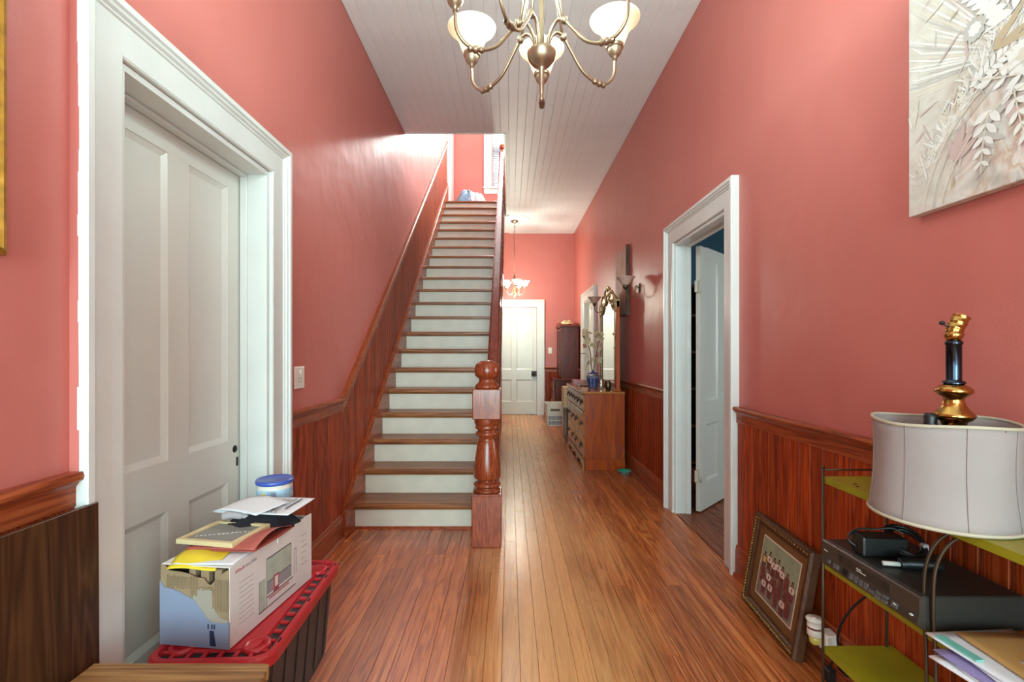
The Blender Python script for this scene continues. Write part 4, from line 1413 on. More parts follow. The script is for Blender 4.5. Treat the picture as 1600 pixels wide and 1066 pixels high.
# figure-like print on the blue end: two small dark posts and a tapering reflection
pr = B()
for dx in (-0.012, 0.0, 0.008):
    pr.box(-0.24 * CWD + dx - 0.0022, -0.24 * CWD + dx + 0.0022, -0.0018, -0.0011, 0.24 * CHT, 0.30 * CHT)
pr.prism([(-0.275 * CWD, 0.22 * CHT), (-0.215 * CWD, 0.22 * CHT), (-0.18 * CWD, 0.03 * CHT), (-0.27 * CWD, 0.03 * CHT)], -0.0016, -0.0011, axis='y')
pr.obj('end_print', 'print_navy', carton, local=True)
# printed picture on the long side (local +x face, y along the length)
sp = B()
def q(y0, y1, z0, z1, mi, lift_=0.0004):
    sp.box(0, lift_, y0 * CLN, y1 * CLN, z0 * CHT, z1 * CHT, mi=mi)
q(0.385, 0.70, 0.30, 0.80, 2, 0.0003)
q(0.392, 0.694, 0.315, 0.785, 0, 0.0005)
q(0.392, 0.694, 0.30, 0.47, 3, 0.0007)
q(0.392, 0.694, 0.465, 0.475, 2, 0.0009)
q(0.47, 0.535, 0.27, 0.50, 1, 0.0010)
q(0.485, 0.525, 0.33, 0.47, 4, 0.0012)
q(0.385, 0.72, 0.255, 0.268, 2, 0.0009)
q(0.30, 0.76, 0.115, 0.128, 2, 0.0005)
q(0.30, 0.375, 0.13, 0.55, 0, 0.0004)
q(0.30, 0.306, 0.13, 0.55, 3, 0.0006)
q(0.385, 0.392, 0.13, 0.80, 3, 0.0008)
q(0.735, 0.742, 0.28, 0.66, 3, 0.0006); q(0.765, 0.772, 0.28, 0.66, 3, 0.0006); q(0.735, 0.772, 0.655, 0.67, 3, 0.0006)
rn = random.Random(9)
y = 0.06                                   # small unreadable title and captions
while y < 0.27:
    wv = rn.uniform(0.008, 0.018)
    q(y, y + wv, 0.885, 0.885 + rn.uniform(0.02, 0.04), 1 if y < 0.14 else 3)
    y += wv + 0.006
for row in range(9):
    y = 0.10
    zz = 0.72 - row * 0.065
    while y < 0.24:
        wv = rn.uniform(0.006, 0.014)
        q(y, y + wv, zz, zz + 0.012, 3); y += wv + 0.008
y = 0.42
while y < 0.66:
    wv = rn.uniform(0.008, 0.016)
    q(y, y + wv, 0.21, 0.24, 1); y += wv + 0.006
for row in range(6):
    q(0.84, 0.84 + rn.uniform(0.05, 0.10), 0.78 - row * 0.09, 0.79 - row * 0.09, 3)
sp.obj('side_print', ['print_green_grey', 'print_red', 'print_dark', 'print_grey', 'paper_cream'], carton, local=True)
# notch and flap on the long side's top edge, open top flap
B().prism([(0.62 * CLN, CHT), (0.60 * CLN, CHT + 0.006), (0.52 * CLN, CHT + 0.006), (0.52 * CLN, CHT - 0.02)], -0.006, 0.002, axis='x').obj('tab', 'carton_white', carton, local=True)
B().box(-CWD + 0.002, -0.002, 0.005, CLN * 0.74, CHT - 0.002, CHT + 0.001, bev=0.0005).obj('top_flap', 'carton_white', carton, local=True)
B().box(-0.004, 0.0, CLN * 0.76, CLN, CHT, CHT + 0.010).obj('raised_flap', 'carton_white', carton, local=True)
# contents seen through the tear
ct = B()
for k, (x, wv) in enumerate(((-0.62, 0.08), (-0.45, 0.10), (-0.25, 0.09))):
    ct.box(x * CWD, (x + wv * 1.2) * CWD, 0.010, 0.22, 0.55 * CHT, 0.955 * CHT, bev=0.003)
ct.obj('contents', 'corrugated_brown', carton, local=True)
B().box(-CWD + 0.006, -0.006, 0.030, 0.034, 0.01, CHT - 0.006).obj('dark_inside', 'dark_gap', carton, local=True)

CM = WORLD[carton.name].copy()


def on_carton(name, label, cat, x, y, z, rot=0.0, group=None):
    """a thing lying on the carton, placed in the carton's own directions but standing at top level"""
    p = CM @ Vector((x, y, CHT + z))
    return thing(name, label, cat, p, CA + rot, group)


def sheet(w_, l_, dz, thick=0.0012, seed=0, amp=0.004, curl=0.0):
    rn_ = random.Random(seed)
    p1, p2 = rn_.uniform(0, 6), rn_.uniform(0, 6)

    def f(u, v):
        return ((u - 0.5) * w_, (v - 0.5) * l_, dz + amp * math.sin(3.2 * u + p1) * math.sin(2.6 * v + p2) + curl * (u - 0.5) ** 2)
    return B().grid(f, 10, 10, thick=thick, smooth=True)


# white envelope and yellow note near the torn end
r = on_carton('envelope', 'plain white envelope lying under the yellow note on the carton', 'envelope', -0.10, 0.075, 0.004, 0.08)
sheet(0.19, 0.13, 0.0, seed=1, amp=0.001).obj('paper', 'paper_white', r, local=True)
r = on_carton('yellow_note', 'creased yellow slip of paper hanging over the torn end', 'paper', -0.135, 0.052, 0.009, 0.10)
def yn(u, v):
    yy = (v - 0.5) * 0.115
    z = 0.004 * math.sin(5 * u) + (-0.022 * max(0, 0.5 - v) ** 1.2 * 2 if v < 0.5 else 0) + 0.003
    return ((u - 0.5) * 0.15 + 0.012 * (0.5 - v), yy, z)
B().grid(yn, 10, 10, thick=0.001).obj('paper', 'paper_yellow', r, local=True)
# red folder, bulging open
r = on_carton('red_folder', 'bulging red paper folder under the small framed picture', 'folder', -0.105, 0.205, 0.010, 0.05)
def rf(top):
    def f(u, v):
        x = (u - 0.5) * 0.235
        y = (v - 0.5) * 0.24
        bulge = max(0.0, u - 0.45) * 0.055 * math.sin(PI * min(1, v * 1.05)) if top else 0
        return (x, y, (0.006 if top else 0.0) + bulge + 0.004 * math.sin(4 * v + 2 * u))
    return f
B().grid(rf(False), 12, 12, thick=0.0014).obj('lower_cover', 'red_folder', r, local=True)
B().grid(rf(True), 12, 12, thick=0.0014).obj('upper_cover', 'red_folder', r, local=True)
# small framed picture
r = on_carton('small_picture_frame', 'small cream wooden picture frame with grey mat lying on the red folder', 'picture frame', -0.158, 0.188, 0.021, -0.06)
b = B()
w2, l2 = 0.106, 0.092
for x0, x1, y0, y1 in ((-w2, w2, -l2, -l2 + 0.016), (-w2, w2, l2 - 0.016, l2), (-w2, -w2 + 0.016, -l2 + 0.016, l2 - 0.016), (w2 - 0.016, w2, -l2 + 0.016, l2 - 0.016)):
    b.box(x0, x1, y0, y1, 0.0, 0.016, bev=0.0015)
b.obj('frame', 'frame_cream_wood', r, local=True)
B().box(-w2 + 0.014, w2 - 0.014, -l2 + 0.014, l2 - 0.014, 0.004, 0.009).obj('picture', 'mat_grey', r, local=True)
pr = B()
rn = random.Random(3)
for k in range(13):
    x, y = -w2 + 0.03 + k * 0.012, -l2 + 0.045 + k * 0.006
    pr.box(x, x + rn.uniform(0.004, 0.009), y, y + rn.uniform(0.004, 0.012), 0.009, 0.0094)
pr.obj('lettering', 'paper_white', r, local=True)
# black garment with a rolled grey sock
r = on_carton('black_garment', 'crumpled black garment beneath the papers', 'garment', -0.130, 0.345, 0.010, 0.0)
B().grid(heap(0, 0, 0, 0.122, 0.115, 0.058, 8, 0.008), 30, 10).obj('cloth', 'black_cloth', r, local=True)
r = on_carton('rolled_sock', 'rolled pale grey sock poking out under the papers', 'sock', -0.195, 0.275, 0.046, 0.25)
b = B().tube(smooth_path([(-0.035, 0, 0.010), (-0.01, 0.004, 0.014), (0.03, 0.0, 0.011), (0.055, -0.006, 0.008)]), [0.010] + [0.014] * 8 + [0.013] * 8 + [0.009] * 8, seg=10)
b.obj('cloth', 'grey_cloth', r, local=True)
# papers: printed form and folded white sheet
r = on_carton('printed_form', 'white printed form with a bold heading lying on the carton', 'paper', -0.135, 0.385, 0.064, 0.03)
sheet(0.285, 0.200, 0.0, seed=4, amp=0.002).obj('paper', 'paper_white', r, local=True)
pr = B()
rn = random.Random(12)
for col in range(3):
    for row in range(15):
        x = -0.035 + row * 0.0085
        y0 = -0.075 + col * 0.055
        if col == 0 and row < 4: continue
        pr.box(x, x + 0.0022, y0, y0 + rn.uniform(0.025, 0.046), 0.0044, 0.0050)
pr.box(0.098, 0.104, -0.045, 0.075, 0.0044, 0.0052)
for k in range(5):
    pr.box(0.02 + k * 0.016, 0.024 + k * 0.016, -0.088, -0.080, 0.0044, 0.0050)
pr.box(0.02, 0.092, -0.090, -0.0885, 0.0044, 0.0050)
pr.obj('print', 'print_dark', r, local=True)
r = on_carton('folded_paper', 'folded white sheet on top of the paper pile', 'paper', -0.178, 0.352, 0.067, -0.18)
def fp(u, v):
    return ((u - 0.5) * 0.21, (v - 0.5) * 0.16, 0.004 + 0.014 * math.sin(PI * u) * (0.4 + 0.6 * v) - 0.010 * max(0, 0.2 - u) * 4)
B().grid(fp, 12, 8, thick=0.0012).obj('paper', 'paper_white', r, local=True)

# tall clear canister with a blue lid behind the carton
JX, JY = -0.985, 2.015
jar = thing('snack_canister', 'plastic canister with blue lid and pale blue label behind the papers', 'canister', (JX, JY, LZ))
B().lathe([(0, 0.002), (0.062, 0.002), (0.068, 0.010), (0.069, 0.30), (0.069, 0.350), (0.066, 0.362), (0, 0.362)], c=(JX, JY, LZ - 0.002), seg=32).obj('body', 'paper_cream', jar)
B().lathe([(0.0697, 0.10), (0.0699, 0.102), (0.0699, 0.332), (0.0697, 0.334)], c=(JX, JY, LZ), seg=32).obj('label_band', 'label_light_blue', jar)
B().lathe([(0.0702, 0.28), (0.0704, 0.284), (0.0704, 0.290), (0.0702, 0.294)], c=(JX, JY, LZ), seg=32).obj('label_stripe', 'label_dark_blue', jar)
B().lathe([(0.071, 0.352), (0.0735, 0.354), (0.0735, 0.366), (0.070, 0.370), (0.066, 0.367), (0.0, 0.367)], c=(JX, JY, LZ), seg=32).obj('lid', 'lid_blue', jar, label='flat blue snap lid')
pa_ = B()
for k, m_ in ((0, 0), (1, 1)):
    a0 = math.radians(-110 + 34 * k)
    for j in range(4):
        a, c = a0 + j * 0.07, a0 + (j + 1) * 0.07
        rr_ = 0.0703
        pa_.poly([(JX + rr_ * math.cos(a), JY + rr_ * math.sin(a), LZ + 0.29), (JX + rr_ * math.cos(c), JY + rr_ * math.sin(c), LZ + 0.29), (JX + rr_ * math.cos(c), JY + rr_ * math.sin(c), LZ + 0.328), (JX + rr_ * math.cos(a), JY + rr_ * math.sin(a), LZ + 0.328)], mi=m_)
pa_.obj('label_print', ['label_yellow', 'carton_blue'], jar)
# ------------------------------------------------------------------ green wire shelf unit against the wall
SXF, SXB = 1.030, 1.255
SYF, SYN = 1.575, 0.55
shelf = thing('shelf_unit', 'low three-tier shelf unit with olive green metal shelves and bronze wire frame', 'shelf unit', (1.14, 1.1, 0))
SZ = (0.857, 0.578, 0.300)
for z in SZ:
    b = B().box(SXF, SXB, SYN, SYF, z - 0.004, z)
    b.box(SXF, SXF + 0.006, SYN, SYF, z - 0.022, z - 0.003, bev=0.002)
    b.box(SXB - 0.006, SXB, SYN, SYF, z - 0.022, z - 0.003, bev=0.002)
    b.box(SXF + 0.006, SXB - 0.006, SYF - 0.006, SYF, z - 0.022, z - 0.003, bev=0.002)
    b.obj('shelf', 'olive_enamel', shelf)
rods = []
for y in (SYF - 0.004, SYN + 0.02):
    for x in (SXF - 0.004, SXB - 0.02):
        B().tube([(x, y, 0.0), (x, y, SZ[0] + 0.028)], 0.0042).sphere((x, y, SZ[0] + 0.031), 0.006).obj('post', 'bronze_rod', shelf)
    B().tube([(SXF - 0.004, y, SZ[0] + 0.022), (SXB - 0.02, y, SZ[0] + 0.022)], 0.003).obj('end_rail', 'bronze_rod', shelf)
for dy in (0.0, 0.026):
    y = 1.175 - dy
    pts = smooth_path([(SXF + 0.05, y - 0.05, SZ[0] - 0.020), (SXF + 0.02, y - 0.018, SZ[0] - 0.035), (SXF - 0.006, y, SZ[0] - 0.10), (SXF - 0.012, y + 0.004, SZ[0] - 0.2), (SXF - 0.006, y + 0.004, 0.50), (SXF - 0.006, y + 0.004, 0.25), (SXF - 0.006, y + 0.004, 0.004)])
    B().tube(pts, 0.0040).obj('wire_support', 'bronze_rod', shelf)
B().box(SXF + 0.02, SXF + 0.026, 1.45, 1.456, SZ[0], SZ[0] + 0.002).box(SXF + 0.03, SXF + 0.038, 1.475, 1.481, SZ[0], SZ[0] + 0.002).obj('screw_head', 'bronze_rod', shelf)

# ------------------------------------------------------------------ video recorder
VX0, VX1, VY0, VY1, VZ0, VZ1 = 0.992, 1.250, 1.162, 1.522, 0.588, 0.672
vcr = thing('video_recorder', 'black video cassette recorder on the middle green shelf', 'video recorder', (1.12, 1.34, 0.578))
B().box(VX0 + 0.012, VX1, VY0, VY1, VZ0, VZ1, bev=0.003).obj('case', 'vcr_case', vcr)
B().prism([(VX0 + 0.012, VZ0 + 0.002), (VX0 + 0.004, VZ0 + 0.006), (VX0 - 0.006, VZ0 + 0.018), (VX0, VZ0 + 0.040), (VX0, VZ1 - 0.004), (VX0 + 0.004, VZ1), (VX0 + 0.012, VZ1)], VY0, VY1, axis='y').obj('front_panel', 'vcr_front', vcr)
B().box(VX0 - 0.0012, VX0 + 0.001, VY0 + 0.085, VY1 - 0.075, VZ0 + 0.044, VZ1 - 0.012, bev=0.0006).obj('tape_door', 'vcr_case', vcr)
for y in (VY0 + 0.10, VY0 + 0.108, VY1 - 0.092, VY1 - 0.084):
    B().box(VX0 - 0.0022, VX0 - 0.0010, y - 0.0012, y + 0.0012, VZ0 + 0.048, VZ1 - 0.016).obj('door_slot', 'black_plastic', vcr)
sl_ = (0.006, 0.022)      # the lower front slopes out


def on_front(y0, y1, z0, z1, mat, name, th_=0.003):
    def fx(z): return VX0 - 0.006 + (z - (VZ0 + 0.018)) * (0.006 / 0.022)
    b = B()
    pts = [(fx(z0) - th_, z0), (fx(z1) - th_, z1), (fx(z1) + 0.004, z1), (fx(z0) + 0.004, z0)]
    b.prism(pts, y0, y1, axis='y')
    return b.obj(name, mat, vcr)


on_front(1.405, 1.425, VZ0 + 0.020, VZ0 + 0.036, 'black_plastic', 'display', 0.001)
for k in range(4):
    on_front(1.380 - k * 0.019, 1.393 - k * 0.019, VZ0 + 0.020, VZ0 + 0.036, 'vcr_button', 'button')
for y, z in ((1.285, 0.030), (1.262, 0.021), (1.285, 0.020), (1.262, 0.032), (1.308, 0.024)):
    on_front(y - 0.009, y + 0.009, VZ0 + z - 0.004, VZ0 + z + 0.004, 'vcr_button', 'button')
on_front(1.440, 1.462, VZ0 + 0.022, VZ0 + 0.034, 'vcr_button', 'button')
on_front(1.222, 1.240, VZ0 + 0.022, VZ0 + 0.034, 'vcr_button', 'button')
on_front(1.478, 1.488, VZ0 + 0.024, VZ0 + 0.034, 'vcr_button', 'button')
pr = B()
for y0, y1, z in ((1.492, 1.513, 0.0545), (1.352, 1.378, 0.058), (1.335, 1.372, 0.0525), (1.176, 1.186, 0.030), (1.226, 1.236, 0.030)):
    n_ = int((y1 - y0) / 0.004)
    for k in range(n_):
        if random.random() < 0.85:
            xx = VX0 - 0.0021 if z > 0.04 else VX0 - 0.0072
            pr.box(xx, xx + 0.0006 + (0.006 if z < 0.04 else 0), y0 + k * 0.004, y0 + k * 0.004 + 0.003, VZ0 + z, VZ0 + z + random.uniform(0.0018, 0.004))
pr.obj('lettering', 'silver_print', vcr)
for y in (VY0 + 0.04, VY1 - 0.04):
    for x in (VX0 + 0.05, VX1 - 0.03):
        B().lathe([(0, 0), (0.01, 0), (0.01, 0.011), (0, 0.011)], c=(x, y, 0.578), seg=10).obj('foot', 'black_plastic', vcr)

# adapters and cable coil on the recorder
ad = thing('power_adapter', 'black power adapter with a bundled cord on the video recorder', 'power adapter', (1.11, 1.36, VZ1))
Ma = Matrix.Translation((1.095, 1.405, VZ1)) @ Matrix.Rotation(math.radians(-6), 4, 'Z')
B().box(-0.075, 0.050, -0.032, 0.030, 0.0005, 0.058, bev=0.007, seg=2, M=Ma).obj('brick', 'black_plastic', ad)
cb = B()
rn = random.Random(5)
for k in range(7):
    r1, r2 = 0.042 + rn.uniform(-0.006, 0.008), 0.022 + rn.uniform(-0.004, 0.006)
    pts = []
    ph, tl = rn.uniform(-0.3, 0.3), rn.uniform(-0.35, 0.35)
    for j in range(18):
        t_ = 2 * PI * j / 18
        pts.append((0.060 + r1 * math.cos(t_) * math.cos(ph), r1 * 1.1 * math.sin(t_), 0.040 + r2 * 1.1 * math.sin(t_ + tl)))
    cb.tube(pts, 0.0042, seg=6, closed=True, M=Ma)
pts = smooth_path([(-0.075, 0.0, 0.020), (-0.092, 0.010, 0.040), (-0.06, 0.025, 0.062), (-0.01, 0.02, 0.066), (0.03, 0.01, 0.074), (0.055, 0.0, 0.06)])
cb.tube(pts, 0.0032, seg=6, M=Ma)
cb.obj('cord', 'black_plastic', ad)
B().box(0.088, 0.104, -0.030, -0.012, 0.020, 0.044, bev=0.003, M=Ma).obj('cord_tag', 'grey_cloth', ad)
pg = thing('cable_plug', 'black cable plug with a silver metal tip on the video recorder', 'plug', (1.055, 1.27, VZ1))
B().tube([(1.030, 1.325, VZ1 + 0.010), (1.072, 1.318, VZ1 + 0.010)], 0.0065).obj('metal_tip', 'silver_print', pg)
B().tube(smooth_path([(1.072, 1.318, VZ1 + 0.011), (1.09, 1.314, VZ1 + 0.014), (1.12, 1.306, VZ1 + 0.016), (1.15, 1.300, VZ1 + 0.016), (1.165, 1.300, VZ1 + 0.012)]), 0.0150, seg=10).obj('grip', 'black_plastic', pg)

# ------------------------------------------------------------------ lamp shade and brass lamp on the top shelf
LX, LY = 1.072, 1.188
sh = thing('lamp_shade', 'wide off-white fabric lamp shade lowered around the brass lamp', 'lamp shade', (LX, LY, SZ[0]))
HS = 0.237
R0_, R1_ = 0.1485, 0.1400


def shade_r(v):
    return R0_ + (R1_ - R0_) * v - 0.0070 * math.sin(PI * v)


nseg = 48
t = bmesh.new()
prev = None
layers = [(k / 10, 0) for k in range(11)] + [(k / 10, 1) for k in range(10, -1, -1)]
rings = []
for v, inner in layers:
    rg = []
    for k in range(nseg):
        a = 2 * PI * k / nseg
        r = shade_r(v) - 0.0025 * inner + 0.0012 * math.cos(8 * a) * math.sin(PI * v)
        zz = SZ[0] + 0.001 + HS * v + 0.0035 * math.sin(3 * a + 1) * v
        rg.append(t.verts.new((LX + r * math.cos(a), LY + r * math.sin(a), zz)))
    rings.append(rg)
for i in range(len(rings)):
    a_, c_ = rings[i], rings[(i + 1) % len(rings)]
    for k in range(nseg):
        t.faces.new([a_[k], a_[(k + 1) % nseg], c_[(k + 1) % nseg], c_[k]])
bmesh.ops.recalc_face_normals(t, faces=t.faces); t.verts.index_update()
bb = B(); bb._add(t, smooth=True); bb.obj('fabric', 'shade_fabric', sh)
for v in (0.012, 0.990):
    pts = []
    for k in range(nseg):
        a = 2 * PI * k / nseg
        r = shade_r(v)
        pts.append((LX + r * math.cos(a), LY + r * math.sin(a), SZ[0] + 0.003 + HS * v + 0.0035 * math.sin(3 * a + 1) * v))
    B().tube(pts, 0.0042, seg=6, closed=True).obj('rim_piping', 'shade_trim', sh)
for k in range(8):     # panel seams
    a = 2 * PI * k / 8 + 0.35
    pts = [(LX + (shade_r(v / 8) + 0.0012) * math.cos(a), LY + (shade_r(v / 8) + 0.0012) * math.sin(a), SZ[0] + 0.002 + HS * v / 8) for v in range(9)]
    B().tube(pts, 0.0007, seg=5).obj('seam', 'shade_fabric', sh)
sp_ = B()
for k in range(3):
    a = math.radians(35 + 120 * k)
    sp_.tube([(LX + 0.022 * math.cos(a), LY + 0.022 * math.sin(a), SZ[0] + HS - 0.018), (LX + R1_ * math.cos(a), LY + R1_ * math.sin(a), SZ[0] + HS - 0.004)], 0.0016, seg=5)
sp_.lathe([(0.024, 0), (0.026, 0.002), (0.024, 0.004), (0.022, 0.002), (0.024, 0)], c=(LX, LY, SZ[0] + HS - 0.020), seg=20)
sp_.obj('spider', 'bronze_rod', sh)

lamp = thing('brass_lamp', 'brass candlestick lamp with a tilted bare socket rising out of the lamp shade', 'lamp', (1.098, 1.186, SZ[0]))
BX, BY = 1.098, 1.186
B().lathe([(0, 0.001), (0.062, 0.001), (0.064, 0.012), (0.055, 0.022), (0.038, 0.034), (0.030, 0.060), (0.034, 0.080), (0.024, 0.100), (0.018, 0.150), (0.022, 0.170), (0.016, 0.185), (0.022, 0.208), (0.0225, 0.222), (0.026, 0.236), (0.034, 0.240), (0.040, 0.247), (0.042, 0.252),
           (0.038, 0.258), (0.030, 0.266), (0.024, 0.276), (0.020, 0.288), (0.021, 0.296), (0.030, 0.302), (0.0375, 0.309), (0.0375, 0.316), (0.030, 0.323), (0.020, 0.328), (0.017, 0.332)], c=(BX, BY, SZ[0]), seg=28).obj('brass_body', 'polished_brass', lamp)
B().lathe([(0.023, 0.330), (0.023, 0.335), (0.0165, 0.337), (0.0155, 0.340), (0.0155, 0.425), (0.0175, 0.427), (0.0175, 0.433), (0.014, 0.436), (0, 0.436)], c=(BX, BY, SZ[0]), seg=22).obj('column', 'blackened_steel', lamp, label='dark polished steel column')
B().lathe([(0.010, 0.434), (0.014, 0.437), (0.019, 0.446), (0.020, 0.452), (0.016, 0.458), (0, 0.459)], c=(BX, BY, SZ[0]), seg=18).obj('socket_cap', 'polished_brass', lamp)
Ms = Matrix.Translation((BX - 0.004, BY, SZ[0] + 0.452)) @ Matrix.Rotation(math.radians(28), 4, 'Y')
so = B().lathe([(0.010, -0.006), (0.014, 0.0), (0.0175, 0.006), (0.0175, 0.012), (0.0185, 0.013), (0.0185, 0.016), (0.0175, 0.017), (0.0175, 0.028), (0.0185, 0.029), (0.0185, 0.032), (0.0175, 0.033), (0.0175, 0.046), (0.019, 0.048), (0.0165, 0.049), (0.0150, 0.030), (0, 0.030)], M=Ms, seg=20)
so.obj('socket', 'polished_brass', lamp)
B().tube([(-0.016, 0, 0.010), (-0.030, 0, 0.012)], 0.0022, M=Ms).box(-0.040, -0.030, -0.005, 0.005, 0.008, 0.017, bev=0.002, M=Ms).obj('switch_key', 'black_plastic', lamp)

# black socket piece lying in the shade beside the column
pl_ = thing('loose_plug', 'small black plug resting beside the brass lamp inside the shade rim', 'plug', (1.055, 1.20, SZ[0]))
B().lathe([(0, 0.0), (0.014, 0.0), (0.015, 0.02), (0.014, 0.19), (0.018, 0.20), (0.018, 0.222), (0.013, 0.230), (0.015, 0.245), (0.010, 0.254), (0, 0.255)], c=(1.052, 1.20, SZ[0] + 0.001), seg=14).obj('body', 'black_plastic', pl_)

# ------------------------------------------------------------------ mail on the middle shelf
mail = [('large manila envelope with a white window on top of the mail pile', 'manila_paper', 0.20, 0.27, 1.128, 0.975, 0.034, -3),
        ('white flyer with a teal stripe at the far end of the mail pile', 'paper_white', 0.22, 0.26, 1.095, 1.005, 0.028, 4),
        ('white window envelope under the manila envelope', 'paper_white', 0.225, 0.24, 1.095, 0.955, 0.022, -8),
        ('lilac envelope sticking out of the mail pile over the shelf edge', 'lilac_paper', 0.235, 0.25, 1.080, 0.965, 0.016, 3),
        ('white letter under the lilac envelope', 'paper_white', 0.24, 0.22, 1.078, 0.95, 0.011, -5),
        ('lowest white letter of the mail pile hanging over the shelf edge', 'paper_white', 0.23, 0.25, 1.072, 0.970, 0.005, 8)]
for k, (lb_, mat_, sx_, sy_, cx, cy, dz, an) in enumerate(mail):
    r = thing('envelope', lb_, 'envelope', (cx, cy, SZ[1] + dz), math.radians(an), 'mail pile on the middle shelf')
    sheet(sx_, sy_, 0, thick=0.0028, seed=30 + k, amp=0.0016).obj('paper', mat_, r, local=True)
    if k == 0:
        sheet(0.10, 0.12, 0.0042, thick=0.0006, seed=30, amp=0.0005).obj('window', 'paper_white', r, local=True, loc=(-0.01, -0.03, 0))
    if k == 1:
        B().box(-0.105, -0.085, 0.02, 0.11, 0.0015, 0.0048).obj('print_stripe', 'teal_print', r, local=True)
    if k == 3:
        B().box(-0.10, -0.05, -0.11, -0.02, 0.0012, 0.0046).obj('postage_print', 'label_dark_blue', r, local=True)
for k, (cx, cy, an) in enumerate(((1.10, 0.86, 4), (1.11, 0.85, -5))):
    r = thing('envelope', ('white letter lying on the lowest green shelf', 'second white letter lying on top of the one on the lowest shelf')[k], 'envelope', (cx, cy, SZ[2] + 0.003 + k * 0.005), math.radians(an), 'letters on the lowest shelf')
    sheet(0.20, 0.24, 0, thick=0.003, seed=60 + k, amp=0.001).obj('paper', 'paper_white', r, local=True)

# ------------------------------------------------------------------ framed team photograph leaning on the wainscot
bl, br = Vector((1.205, 2.462, 0.0)), Vector((1.172, 1.952, 0.0))
ex = (br - bl); FW = ex.length; ex.normalize()
upv = Vector((1.262, 2.2, 0.435)) - (bl + br) / 2
upv -= ex * upv.dot(ex)
FH = 0.452
ez = upv.normalized()
ey = ez.cross(ex)           # out of the back or front
if ey.x > 0: ey = -ey       # towards the hall
Mf = Matrix(((ex.x, ey.x, ez.x, bl.x), (ex.y, ey.y, ez.y, bl.y), (ex.z, ey.z, ez.z, bl.z + 0.001), (0, 0, 0, 1)))
pf = thing('framed_photograph', 'framed sports team photograph with brown mat leaning against the wainscot', 'framed photograph', (bl + br) / 2)
PFP = [(0.0, -0.020), (0.0, 0.010), (0.006, 0.020), (0.014, 0.022), (0.022, 0.017), (0.030, 0.016), (0.036, 0.009), (0.040, 0.006), (0.046, 0.006), (0.046, -0.002)]
t = bmesh.new(); st = []
for u, d in PFP:
    st.append([t.verts.new(Mf @ Vector((x, d, z))) for x, z in ((u, u), (FW - u, u), (FW - u, FH - u), (u, FH - u))])
for i in range(len(PFP) - 1):
    for k in range(4):
        t.faces.new([st[i][k], st[i][(k + 1) % 4], st[i + 1][(k + 1) % 4], st[i + 1][k]])
bmesh.ops.recalc_face_normals(t, faces=t.faces); t.verts.index_update()
bb = B(); bb._add(t); bb.obj('frame', 'ornate_frame_wood', pf)
orn = B()
rn = random.Random(8)
def bead_line(p0, p1, n_):
    for k in range(n_):
        f = (k + 0.5) / n_
        c = Vector(p0).lerp(Vector(p1), f)
        orn.sphere(Mf @ c, 0.0058 + rn.uniform(-0.001, 0.001), 0.0045, 0.0058, seg=6)
bead_line((0.018, 0.018, 0.02), (FW - 0.02, 0.018, 0.02), 34)
bead_line((0.018, 0.018, 0.02), (0.018, 0.018, FH - 0.02), 28)
bead_line((0.012, 0.018, FH - 0.018), (FW - 0.02, 0.018, FH - 0.018), 20)
orn.obj('carved_ornament', 'ornate_gilt', pf, label='gilded carved leaf ornament')
B().box(0.044, FW - 0.044, -0.016, 0.0015, 0.044, FH - 0.044, M=Mf).obj('mat', 'mat_brown', pf)
px0, px1, pz0, pz1 = 0.100, FW - 0.086, 0.092, FH - 0.086
B().box(px0 - 0.006, px1 + 0.006, 0.0, 0.0024, pz0 - 0.006, pz1 + 0.006, M=Mf).obj('mat_bevel', 'paper_cream', pf)
ph_ = B()
def pq(x0, x1, z0, z1, mi, d): ph_.poly([Mf @ Vector(p) for p in ((x0, d, z0), (x1, d, z0), (x1, d, z1), (x0, d, z1))], mi)
def pe(cx, cz, rx, rz, mi, d): ph_.poly([Mf @ Vector((cx + rx * math.cos(k * PI / 5), d, cz + rz * math.sin(k * PI / 5))) for k in range(10)], mi)
pq(px0, px1, pz0, pz1, 0, 0.0027)
pq(px0, px1, pz0 + 0.52 * (pz1 - pz0), pz1, 1, 0.0029)
W_, H_ = px1 - px0, pz1 - pz0
dd = 0.0030
figs = [(0.10, 0.72, 1), (0.24, 0.78, 0), (0.38, 0.74, 0), (0.50, 0.77, 0), (0.62, 0.72, 0), (0.76, 0.68, 2), (0.90, 0.62, 0), (0.12, 0.52, 2), (0.30, 0.50, 0), (0.46, 0.48, 2), (0.62, 0.50, 2), (0.78, 0.46, 2), (0.20, 0.34, 0), (0.38, 0.36, 0), (0.56, 0.32, 2), (0.74, 0.30, 0), (0.88, 0.34, 2)]
